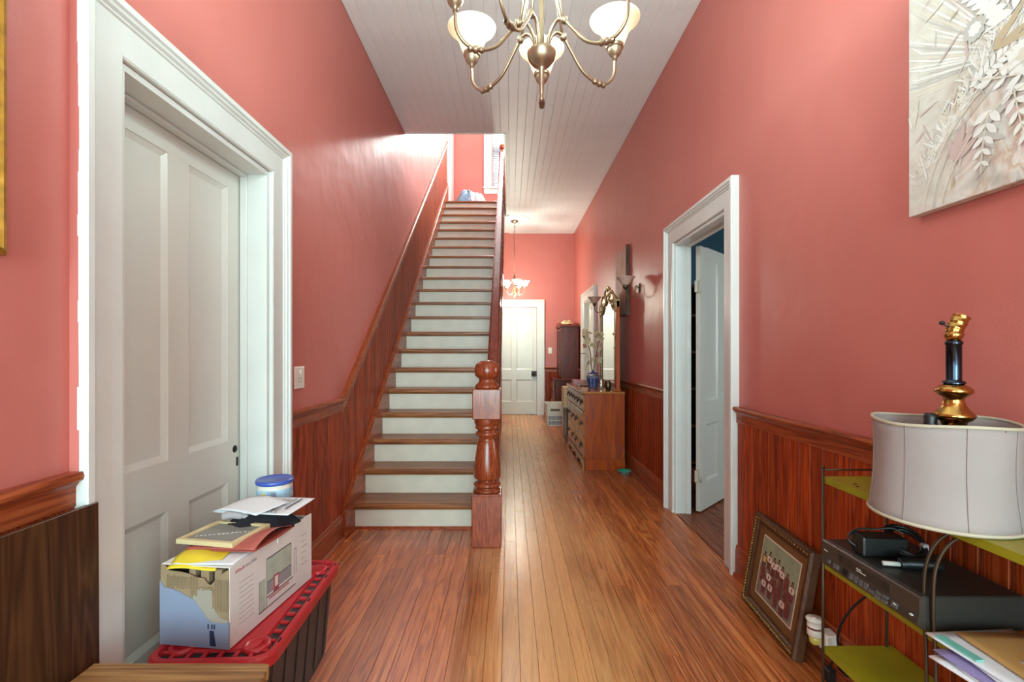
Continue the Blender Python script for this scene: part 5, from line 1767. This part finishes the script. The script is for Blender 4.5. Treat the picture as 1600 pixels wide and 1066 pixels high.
for fx, fz, kind in figs:
    cx, cz = px0 + fx * W_, pz0 + fz * H_
    s_ = 0.030
    m_body = {0: 4, 1: 6, 2: 3}[kind]
    dd += 0.00003
    ph_.poly([Mf @ Vector(p) for p in ((cx - 0.016, dd, max(pz0, cz - 0.075)), (cx + 0.016, dd, max(pz0, cz - 0.075)), (cx + 0.020, dd, cz - 0.014), (cx + 0.010, dd, cz - 0.006), (cx - 0.010, dd, cz - 0.006), (cx - 0.020, dd, cz - 0.014))], 3 if kind != 1 else 5)
    dd += 0.00003
    ph_.poly([Mf @ Vector(p) for p in ((cx - 0.014, dd, cz - 0.040), (cx + 0.014, dd, cz - 0.040), (cx + 0.016, dd, cz - 0.012), (cx - 0.016, dd, cz - 0.012))], m_body)
    dd += 0.00003
    for ax_ in (-1, 1):
        dd += 0.00002
        pe(cx + ax_ * 0.0175, cz - 0.026, 0.004, 0.013, 2 if kind else 4, dd)
    pe(cx, cz, 0.0085, 0.011, 2, dd)
    dd += 0.00003
    pe(cx, cz + 0.008, 0.008, 0.005, 5 if (kind != 2) else 3, dd)
    if kind == 0:
        dd += 0.00003
        ph_.poly([Mf @ Vector((cx + q_[0], dd, cz + q_[1])) for q_ in ((-0.004, -0.034), (0.004, -0.034), (0.004, -0.018), (-0.004, -0.018))], 3)
ph_.obj('photograph', ['photo_ground', 'photo_sky_green', 'photo_skin', 'photo_maroon', 'photo_white', 'photo_dark', 'photo_gold'], pf)

# ------------------------------------------------------------------ outlet with plug-in freshener and cords
ol = thing('wall_outlet', 'brown duplex outlet on the baseboard behind the shelf unit', 'outlet', (XR - 0.022, 1.82, 0.10))
B().box(XR - 0.028, XR - 0.020, 1.735, 1.85, 0.065, 0.140, bev=0.002).obj('plate', 'bronze_rod', ol)
fr_ = thing('plug_in_freshener', 'white plug-in air freshener with amber oil bulb beside the leaning picture', 'air freshener', (1.215, 1.905, 0.06))
qx, qy, qz = 1.205, 1.895, 0.145
B().lathe([(0.0, 0.072), (0.006, 0.072), (0.0065, 0.069), (0.029, 0.069), (0.031, 0.066), (0.031, 0.062), (0.027, 0.058), (0.026, 0.040), (0.027, 0.039), (0.027, 0.004), (0.022, 0.0), (0, 0.0)], c=(qx, qy, qz), seg=24).obj('cap', 'switch_plate_plastic', fr_)
B().lathe([(0.0273, 0.030), (0.0275, 0.031), (0.0275, 0.037), (0.0273, 0.038)], c=(qx, qy, qz), seg=24).obj('band', 'cap_red_brown', fr_)
B().lathe([(0, -0.034), (0.012, -0.033), (0.019, -0.024), (0.021, -0.010), (0.020, 0.001), (0, 0.001)], c=(qx, qy, qz), seg=18).obj('oil_bulb', 'bulb_glass_yellow', fr_)
B().box(qx + 0.015, XR - 0.029, 1.845, qy + 0.012, 0.100, 0.170, bev=0.004).obj('plug_body', 'switch_plate_plastic', fr_)
cd1 = thing('power_lead', 'black power cord running from the plug behind the shelf up to the video recorder', 'cord', (1.2, 1.75, 0.1))
B().box(1.225, XR - 0.029, 1.745, 1.80, 0.075, 0.130, bev=0.006).obj('plug', 'black_plastic', cd1)
B().tube(smooth_path([(1.228, 1.775, 0.115), (1.205, 1.762, 0.22), (1.215, 1.74, 0.30), (1.235, 1.68, 0.40), (1.240, 1.60, 0.47), (1.243, 1.535, 0.535), (1.246, 1.525, 0.60)]), 0.0045, seg=8).obj('cable', 'black_plastic', cd1)
cd2 = thing('power_lead', 'dark cords hanging to the floor beside the plug-in freshener', 'cord', (1.15, 1.8, 0))
B().box(1.19, 1.222, 1.79, 1.83, 0.02, 0.075, bev=0.006).obj('plug', 'black_plastic', cd2)
cbl = B()
for dx in (0, 0.012, 0.02):
    cbl.tube(smooth_path([(1.205 + dx * 0.5, 1.81, 0.03), (1.19 - dx, 1.79 - dx, 0.008), (1.17, 1.74 - dx, 0.006), (1.19 + dx, 1.66, 0.006), (1.22, 1.5 + dx, 0.006)]), 0.0035, seg=6)
cbl.tube(smooth_path([(1.228, 1.76, 0.10), (1.215, 1.79, 0.12), (1.206, 1.81, 0.07)]), 0.004, seg=6)
cbl.obj('cable', 'black_plastic', cd2)
# ------------------------------------------------------------------ dresser
DX0, DX1, DY0, DY1, DZ = 0.793, 1.235, 5.13, 6.52, 0.84
dr = thing('dresser', 'honey maple dresser with bail handles against the wall', 'dresser', ((DX0 + DX1) / 2, (DY0 + DY1) / 2, 0))
B().box(DX0 - 0.018, DX1, DY0 - 0.015, DY1 + 0.015, DZ - 0.026, DZ, bev=0.006, seg=2).obj('top', 'maple_wood_y', dr)
b = B().box(DX0 + 0.016, DX1 - 0.004, DY0, DY1, 0.12, DZ - 0.026)
b.obj('carcass', 'maple_wood', dr)
b = B()
for y0, y1 in ((DY0 - 0.006, DY0 + 0.001),):       # side frame around the sunk end panel
    b.box(DX0 + 0.012, DX0 + 0.055, y0, y1, 0.12, DZ - 0.026, bev=0.001)
    b.box(DX1 - 0.05, DX1 - 0.004, y0, y1, 0.12, DZ - 0.026, bev=0.001)
b.obj('side_stiles', 'maple_wood', dr)
# base with scalloped front
B().box(DX0 + 0.004, DX1, DY0 - 0.012, DY0 + 0.01, 0.0, 0.12, bev=0.004).obj('side_plinth', 'maple_wood', dr)
B().box(DX0 + 0.03, DX1, DY1 - 0.01, DY1 + 0.012, 0.0, 0.12, bev=0.004).obj('side_plinth', 'maple_wood', dr)
pts = [(DY0 - 0.012, 0.0), (DY0 - 0.012, 0.12), (DY1 + 0.012, 0.12), (DY1 + 0.012, 0.0)]
L_ = DY1 - DY0
low = [(DY1 - 0.10, 0.0), (DY1 - 0.13, 0.03), (DY1 - 0.18, 0.05), (DY1 - 0.30, 0.055), (DY1 - 0.40, 0.05), (DY1 - 0.46, 0.02), (DY1 - 0.52, 0.015), (DY1 - 0.58, 0.045), (DY1 - 0.70, 0.05), (DY0 + 0.58, 0.045), (DY0 + 0.52, 0.015), (DY0 + 0.46, 0.02), (DY0 + 0.40, 0.05), (DY0 + 0.30, 0.055), (DY0 + 0.18, 0.05), (DY0 + 0.13, 0.03), (DY0 + 0.10, 0.0)]
B().prism(pts + low, DX0 - 0.004, DX0 + 0.016, axis='x').obj('front_plinth', 'maple_wood_y', dr)
B().box(DX0 - 0.008, DX0 + 0.02, DY0 - 0.012, DY1 + 0.012, 0.60, 0.618, bev=0.004).obj('waist_moulding', 'maple_wood_y', dr)
# drawers: top row of six small fronts, below two columns of two
def drawer(y0, y1, z0, z1, handles):
    d = thing_part('drawer', dr)
    B().box(DX0, DX0 + 0.018, y0 + 0.004, y1 - 0.004, z0 + 0.004, z1 - 0.004, bev=0.004).obj('drawer_front', 'maple_wood_y', d)
    for hy_ in handles:
        zc = (z0 + z1) / 2 + 0.008
        h = B().prism([(hy_ - 0.042, zc + 0.010), (hy_ - 0.030, zc + 0.026), (hy_, zc + 0.030), (hy_ + 0.030, zc + 0.026), (hy_ + 0.042, zc + 0.010), (hy_ + 0.030, zc - 0.012), (hy_, zc - 0.020), (hy_ - 0.030, zc - 0.012)], DX0 - 0.003, DX0 + 0.001, axis='x')
        h.tube(smooth_path([(DX0 - 0.004, hy_ - 0.030, zc + 0.008), (DX0 - 0.016, hy_ - 0.032, zc - 0.010), (DX0 - 0.020, hy_ - 0.018, zc - 0.030), (DX0 - 0.020, hy_ + 0.018, zc - 0.030), (DX0 - 0.016, hy_ + 0.032, zc - 0.010), (DX0 - 0.004, hy_ + 0.030, zc + 0.008)], 4), 0.0045, seg=6)
        h.obj('handle', 'iron_hardware', d)


def thing_part(name, parent):
    o = bpy.data.objects.new(name, None)
    COL.objects.link(o)
    o.empty_display_size = 0.03
    o.parent = parent
    o.matrix_parent_inverse = WORLD[parent.name].inverted()
    WORLD[o.name] = Matrix.Identity(4)
    return o


w6 = (L_ - 0.03) / 6
for k in range(6):
    y0 = DY0 + 0.015 + k * w6
    drawer(y0, y0 + w6, 0.622, 0.808, [y0 + w6 / 2])
w2_ = (L_ - 0.03) / 2
for k in range(2):
    for z0, z1 in ((0.125, 0.36), (0.36, 0.596)):
        y0 = DY0 + 0.015 + k * w2_
        drawer(y0, y0 + w2_, z0, z1, [y0 + w2_ * 0.22, y0 + w2_ * 0.78])

# ------------------------------------------------------------------ mirror standing on the dresser
MX = 1.165
MY0, MY1 = 5.15, 6.08
mi_ = thing('dresser_mirror', 'tall dresser mirror in a gilt wooden frame with a carved scroll crest', 'mirror', (MX, 5.6, DZ))
MZ1 = 1.80
def arch(y):       # top line of the frame, rising to the middle
    f = (y - MY0) / (MY1 - MY0)
    return MZ1 + 0.13 * math.sin(PI * f) ** 1.3
for y0, y1 in ((MY0, MY0 + 0.06), (MY1 - 0.06, MY1)):
    B().box(MX - 0.022, MX + 0.022, y0, y1, DZ, MZ1 + 0.02, bev=0.005).obj('stile', 'maple_wood', mi_)
B().box(MX - 0.022, MX + 0.022, MY0 + 0.06, MY1 - 0.06, DZ + 0.001, DZ + 0.09, bev=0.005).obj('bottom_rail', 'maple_wood_y', mi_)
B().box(MX - 0.035, MX + 0.035, MY0 + 0.02, MY1 - 0.02, DZ + 0.0005, DZ + 0.03, bev=0.004).obj('foot_rail', 'maple_wood_y', mi_)
N_ = 24
top_ = [(MY0 + 0.0 + (MY1 - MY0) * k / N_, arch(MY0 + (MY1 - MY0) * k / N_) + 0.03) for k in range(N_ + 1)]
bot_ = [(MY1 - (MY1 - MY0) * k / N_, arch(MY1 - (MY1 - MY0) * k / N_) - 0.05) for k in range(N_ + 1)]
B().prism(top_ + bot_, MX - 0.020, MX + 0.020, axis='x').obj('crest_rail', 'gilt_ornament', mi_)
gl = [(MY0 + 0.055, DZ + 0.08), (MY1 - 0.055, DZ + 0.08)] + [(MY1 - 0.055 - (MY1 - MY0 - 0.11) * k / N_, arch(MY1 - 0.055 - (MY1 - MY0 - 0.11) * k / N_) - 0.03) for k in range(N_ + 1)]
B().prism(gl, MX - 0.010, MX - 0.004, axis='x').obj('glass', 'mirror_silver', mi_)
B().prism(gl, MX - 0.003, MX + 0.012, axis='x').obj('backing', 'maple_wood', mi_)
for y in (MY0 + 0.064, MY1 - 0.064):
    B().tube([(MX - 0.022, y, DZ + 0.09), (MX - 0.022, y, MZ1 - 0.02)], 0.007).obj('gilt_bead', 'gilt_ornament', mi_)
sc = B()
for s in (-1, 1):
    cy = (MY0 + MY1) / 2
    def sw(pts, r): sc.tube(smooth_path([(MX - 0.02, cy + s * y, z) for y, z in pts]), r, seg=7)
    sw([(0.0, 1.99), (0.07, 2.01), (0.14, 1.97), (0.16, 1.91), (0.11, 1.88), (0.07, 1.90), (0.08, 1.94)], 0.014)
    sw([(0.16, 1.94), (0.24, 1.95), (0.32, 1.90), (0.36, 1.83), (0.33, 1.79), (0.28, 1.81), (0.29, 1.85)], 0.013)
    sw([(0.36, 1.88), (0.42, 1.86), (0.455, 1.80), (0.45, 1.72), (0.42, 1.70)], 0.012)
    sw([(0.02, 1.92), (0.08, 1.85), (0.17, 1.82), (0.22, 1.85)], 0.011)
    sw([(0.22, 1.80), (0.30, 1.74), (0.37, 1.73), (0.41, 1.77)], 0.010)
sc.sphere((MX - 0.02, (MY0 + MY1) / 2, 2.0), 0.018, 0.05, 0.035)
sc.obj('scroll_carving', 'gilt_ornament', mi_, label='gilded scroll carving')

# ------------------------------------------------------------------ things on the dresser
def flower(b, c, s, mi, rn_):
    ax = Vector((rn_.uniform(-1, -0.2), rn_.uniform(-1, 0.1), rn_.uniform(-0.3, 0.6))).normalized()
    e1_ = ax.orthogonal().normalized(); e2_ = ax.cross(e1_)
    for k in range(5):
        a = 2 * PI * k / 5
        d = e1_ * math.cos(a) + e2_ * math.sin(a)
        p = Vector((-d.y, d.x, 0)); p = ax.cross(d)
        c = Vector(c)
        b.poly([c, c + d * s * 0.5 + p * s * 0.38 + ax * s * 0.15, c + d * s + p * s * 0.18 + ax * s * 0.05, c + d * s - p * s * 0.18 + ax * s * 0.05, c + d * s * 0.5 - p * s * 0.38 + ax * s * 0.15], mi)
    b.sphere(Vector(c) + ax * s * 0.1, s * 0.2, seg=6, mi=mi)


PX, PY = 0.975, 5.62
po = thing('orchid_pot', 'artificial orchid in a blue and white pot on the dresser', 'potted orchid', (PX, PY, DZ))
B().lathe([(0, 0.001), (0.048, 0.001), (0.054, 0.01), (0.064, 0.08), (0.072, 0.13), (0.076, 0.145), (0.070, 0.145), (0.062, 0.12), (0, 0.12)], c=(PX, PY, DZ), seg=14).obj('pot', 'pot_white', po)
pp = B()
for k in range(10):
    a = 2 * PI * (k + 0.2) / 10
    def P_(r_, z, da): return (PX + r_ * math.cos(a + da), PY + r_ * math.sin(a + da), DZ + z)
    pp.poly([P_(0.0565, 0.012, -0.16), P_(0.0565, 0.012, 0.16), P_(0.0715, 0.11, 0.22), P_(0.074, 0.125, 0), P_(0.0715, 0.11, -0.22)])
pp.lathe([(0.066, 0.165), (0.070, 0.168), (0.070, 0.176), (0.020, 0.186), (0.018, 0.205), (0, 0.208)], c=(PX, PY, DZ), seg=14)
pp.obj('pot_pattern', 'pot_blue', po, label='dark blue painted petals and lid')
stp = smooth_path([(PX, PY, DZ + 0.16), (PX - 0.02, PY, DZ + 0.30), (PX - 0.03, PY + 0.02, DZ + 0.44), (PX - 0.08, PY + 0.02, DZ + 0.56), (PX - 0.12, PY + 0.0, DZ + 0.62), (PX - 0.07, PY, DZ + 0.66), (PX - 0.01, PY, DZ + 0.64)])
B().tube(stp, 0.006, seg=6).obj('stem', 'leaf_olive', po)
st2 = smooth_path([(PX, PY, DZ + 0.16), (PX + 0.03, PY, DZ + 0.32), (PX + 0.07, PY + 0.02, DZ + 0.52), (PX + 0.10, PY + 0.0, DZ + 0.60), (PX + 0.06, PY - 0.02, DZ + 0.64), (PX + 0.02, PY - 0.02, DZ + 0.61)])
B().tube(st2, 0.005, seg=6).obj('stem', 'leaf_olive', po)
lf = B()
for (dx, dy, dz, L2_, up_) in ((-0.30, 0.02, 0.40, 0, 0), (-0.18, -0.02, 0.18, 0, 0), (0.20, 0.0, 0.36, 0, 0)):
    base = Vector((PX - 0.02, PY, DZ + 0.34)); tip = Vector((PX + dx * 0.55, PY + dy, DZ + dz))
    mid = (base + tip) / 2 + Vector((0, 0, 0.04))
    s_ = Vector((0, 0.014, 0.006))
    lf.poly([base, mid + s_, tip, mid - s_])
lf.obj('leaves', 'leaf_olive', po)
fl_ = B()
rn = random.Random(14)
for k in range(30):
    u = rn.random()
    c = stp[int(u * (len(stp) - 12)) + 11] if k % 2 else st2[int(u * (len(st2) - 10)) + 9]
    flower(fl_, c + Vector((rn.uniform(-0.05, 0.05), rn.uniform(-0.05, 0.03), rn.uniform(-0.07, 0.03))), rn.uniform(0.030, 0.050), rn.choice((0, 0, 0, 1)), rn)
fl_.obj('blossoms', ['petal_cream', 'petal_pink'], po)
gj = thing('glass_jar', 'small glass jar with a wire handle beside the orchid pot', 'jar', (1.06, 5.52, DZ))
B().lathe([(0, 0.001), (0.034, 0.001), (0.038, 0.01), (0.036, 0.06), (0.028, 0.09), (0.032, 0.12), (0.029, 0.12), (0.025, 0.09), (0.033, 0.06), (0.035, 0.012), (0, 0.008)], c=(1.05, 5.50, DZ), seg=16).obj('glass', 'clear_glass', gj)
B().tube(smooth_path([(1.05, 5.47, DZ + 0.118), (1.10, 5.46, DZ + 0.10), (1.105, 5.46, DZ + 0.06), (1.085, 5.47, DZ + 0.03)]), 0.003, seg=6).obj('handle', 'antique_bronze', gj)
tag(B().box(0.86, 1.08, 5.86, 6.18, DZ + 0.0005, DZ + 0.016, bev=0.003).obj('tray', 'cherry_wood'), 'flat dark tray lying on the far half of the dresser', 'tray')
tag(stack([(rrect(0.09, 0.07, 0.01), 0.0), (rrect(0.09, 0.07, 0.01), 0.05), (rrect(0.085, 0.065, 0.01), 0.052)]).obj('pink_box', 'box_pink', loc=(0.93, 6.40, DZ + 0.001)), 'flat pink box at the far end of the dresser top', 'box')
vs_ = thing('dark_vase', 'small dark rounded vase near the mirror on the dresser', 'vase', (1.09, 5.30, DZ))
B().lathe([(0, 0.001), (0.022, 0.001), (0.030, 0.012), (0.040, 0.05), (0.036, 0.085), (0.022, 0.105), (0.024, 0.112), (0.018, 0.110), (0, 0.10)], c=(1.088, 5.30, DZ), seg=18).obj('body', 'antique_bronze', vs_)

# ------------------------------------------------------------------ mounted board above the dresser
wb = thing('wall_panel', 'plain pinkish wooden panel fixed to the wall behind the mirror crest', 'panel', (XR, 5.48, 1.68))
B().box(XR - 0.028, XR - 0.001, 5.20, 5.76, 1.68, 2.42, bev=0.002).obj('panel_face', 'wall_board_wood', wb)
B().box(XR - 0.040, XR - 0.001, 5.185, 5.20, 1.66, 2.43, bev=0.002).obj('edge_strip', 'dark_board_wood', wb)

# ------------------------------------------------------------------ tall cherry cabinet in the far corner
hu = thing('corner_hutch', 'tall dark cherry china hutch in the far corner', 'hutch', (1.1, 9.15, 0))
HY0, HY1 = 8.78, 9.60
B().box(0.84, 1.27, HY0, HY1, 0.08, 0.74, bev=0.004).obj('lower_case', 'cherry_wood', hu)
B().box(0.86, 1.27, HY0 + 0.02, HY1 - 0.02, 0.0, 0.08).obj('plinth', 'cherry_wood', hu)
B().box(0.82, 1.28, HY0 - 0.02, HY1 + 0.02, 0.74, 0.77, bev=0.008).obj('waist_top', 'cherry_wood', hu)
B().box(0.965, 1.27, HY0 + 0.02, HY1 - 0.02, 0.77, 1.72).obj('upper_case', 'cherry_wood', hu)
B().prism([(0.93, HY0 - 0.02), (1.28, HY0 - 0.02), (1.28, HY1 + 0.02), (0.93, HY1 + 0.02)], 1.72, 1.745, bev=0.006).obj('cornice', 'cherry_wood', hu)
ar = [(HY0 - 0.02 + 0.86 * k / 12, 1.745 + 0.075 * math.sin(PI * k / 12)) for k in range(13)]
B().prism(ar + [(HY1 + 0.02, 1.745)], 0.92, 1.26, axis='x').obj('arched_pediment', 'cherry_wood', hu)
for k in range(2):
    d = thing_part('door', hu)
    y0 = HY0 + 0.03 + k * 0.385
    f = B()
    for a_, b_, z0, z1 in ((y0, y0 + 0.05, 0.80, 1.70), (y0 + 0.325, y0 + 0.375, 0.80, 1.70), (y0 + 0.05, y0 + 0.325, 0.80, 0.85), (y0 + 0.05, y0 + 0.325, 1.65, 1.70)):
        f.box(0.945, 0.965, a_, b_, z0, z1, bev=0.003)
    f.obj('door_frame', 'cherry_wood', d)
    B().box(0.952, 0.956, y0 + 0.05, y0 + 0.325, 0.85, 1.65).obj('pane', 'clear_glass', d)
    d2 = thing_part('door', hu)
    B().box(0.822, 0.84, y0, y0 + 0.375, 0.10, 0.50, bev=0.004).obj('door_panel', 'cherry_wood', d2)
    B().sphere((0.812, y0 + (0.34 if k == 0 else 0.035), 0.34), 0.012, seg=10).obj('knob', 'polished_brass', d2)
    d3 = thing_part('drawer', hu)
    B().box(0.822, 0.84, y0, y0 + 0.375, 0.52, 0.72, bev=0.004).obj('drawer_front', 'cherry_wood', d3)
    for yy in (0.10, 0.27):
        B().tube(smooth_path([(0.82, y0 + yy - 0.03, 0.63), (0.808, y0 + yy - 0.02, 0.61), (0.806, y0 + yy + 0.02, 0.61), (0.82, y0 + yy + 0.03, 0.63)], 4), 0.005, seg=6).obj('pull', 'polished_brass', d3)
pk = thing('paper_bundle', 'crumpled cream paper bundle on top of the cherry hutch', 'paper bundle', (1.1, 8.95, 1.82))
zt_ = 1.745 + 0.055
B().grid(heap(1.08, 9.10, zt_ - 0.02, 0.13, 0.27, 0.07, 17, 0.035), 24, 8).obj('paper', 'box_cream', pk)

# ------------------------------------------------------------------ crates and boxes on the floor beyond the dresser
def crate(name, label, x0, x1, y0, y1, z0, h, mats, slots):
    r = thing(name, label, 'crate', ((x0 + x1) / 2, (y0 + y1) / 2, z0))
    b = B()
    t_ = 0.008
    b.box(x0, x1, y0, y1, z0, z0 + t_)
    for a in ((x0, x0 + t_, y0, y1), (x1 - t_, x1, y0, y1), (x0, x1, y1 - t_, y1), (x0, x1, y0, y0 + t_)):
        b.box(*a, z0 + t_, z0 + h)
    b.box(x0 - 0.010, x1 + 0.010, y0 - 0.010, y0 + 0.006, z0 + h - 0.018, z0 + h, bev=0.003)
    b.box(x0 - 0.010, x1 + 0.010, y1 - 0.006, y1 + 0.010, z0 + h - 0.018, z0 + h, bev=0.003)
    b.box(x0 - 0.010, x0 + 0.006, y0 + 0.006, y1 - 0.006, z0 + h - 0.018, z0 + h, bev=0.003)
    b.box(x1 - 0.006, x1 + 0.010, y0 + 0.006, y1 - 0.006, z0 + h - 0.018, z0 + h, bev=0.003)
    b.obj('body', mats[0], r)
    g = B()
    for row in range(slots[1]):
        for k in range(slots[0]):
            xa = x0 + 0.03 + k * (x1 - x0 - 0.06) / slots[0]
            wv = (x1 - x0 - 0.06) / slots[0] * 0.72
            za = z0 + 0.02 + row * (h - 0.05) / slots[1]
            g.box(xa, xa + wv, y0 - 0.0012, y0 + 0.001, za, za + (h - 0.05) / slots[1] * 0.80)
    if slots[0]: g.obj('slots', mats[1], r)


crate('storage_crate', 'white plastic crate with slotted sides on the floor beyond the dresser', 0.64, 0.935, 8.20, 8.52, 0.0, 0.215, ('crate_white', 'crate_grey'), (10, 2))
crate('storage_bin', 'cream plastic bin stacked on the slotted white crate', 0.63, 0.925, 8.20, 8.52, 0.216, 0.17, ('crate_white', 'crate_grey'), (0, 0))
tag(B().box(0.70, 0.86, 8.15 + 0.048, 8.20 - 0.0005, 0.25, 0.29).obj('bin_label', 'leaf_olive', bpy.data.objects['storage_bin']), None, None)
cx_ = thing('cardboard_box', 'plain cream cardboard box stacked beyond the far end of the dresser', 'cardboard box', (0.95, 6.95, 0.44))
B().box(0.775, 1.15, 6.80, 7.12, 0.47, 0.76, bev=0.003).obj('body', 'box_cream', cx_)
B().box(0.775, 1.15, 6.955, 6.965, 0.7601, 0.7606).obj('tape', 'manila_paper', cx_)
bs = thing('book_carton', 'dark open box of odds and ends under the cream cardboard box', 'box', (0.95, 6.95, 0))
B().box(0.80, 1.15, 6.70, 7.12, 0.0, 0.469, bev=0.004).obj('body', 'black_tote_plastic', bs)
B().box(0.795, 0.80, 6.75, 6.85, 0.12, 0.36).box(0.795, 0.80, 6.9, 7.0, 0.05, 0.25).obj('label', 'print_grey', bs)

# ------------------------------------------------------------------ pet bowl
bo = thing('pet_bowl', 'small green-lined pet bowl on the floor by the dresser', 'bowl', (1.19, 4.93, 0))
B().lathe([(0, 0.0005), (0.058, 0.0005), (0.062, 0.006), (0.056, 0.030), (0.058, 0.034)], c=(1.185, 4.95, 0), seg=28).obj('base', 'bowl_base', bo)
B().lathe([(0.057, 0.032), (0.068, 0.038), (0.072, 0.042), (0.070, 0.045), (0.062, 0.042), (0.046, 0.026), (0.030, 0.020), (0, 0.019)], c=(1.185, 4.95, 0), seg=28).obj('liner', 'bowl_green', bo)
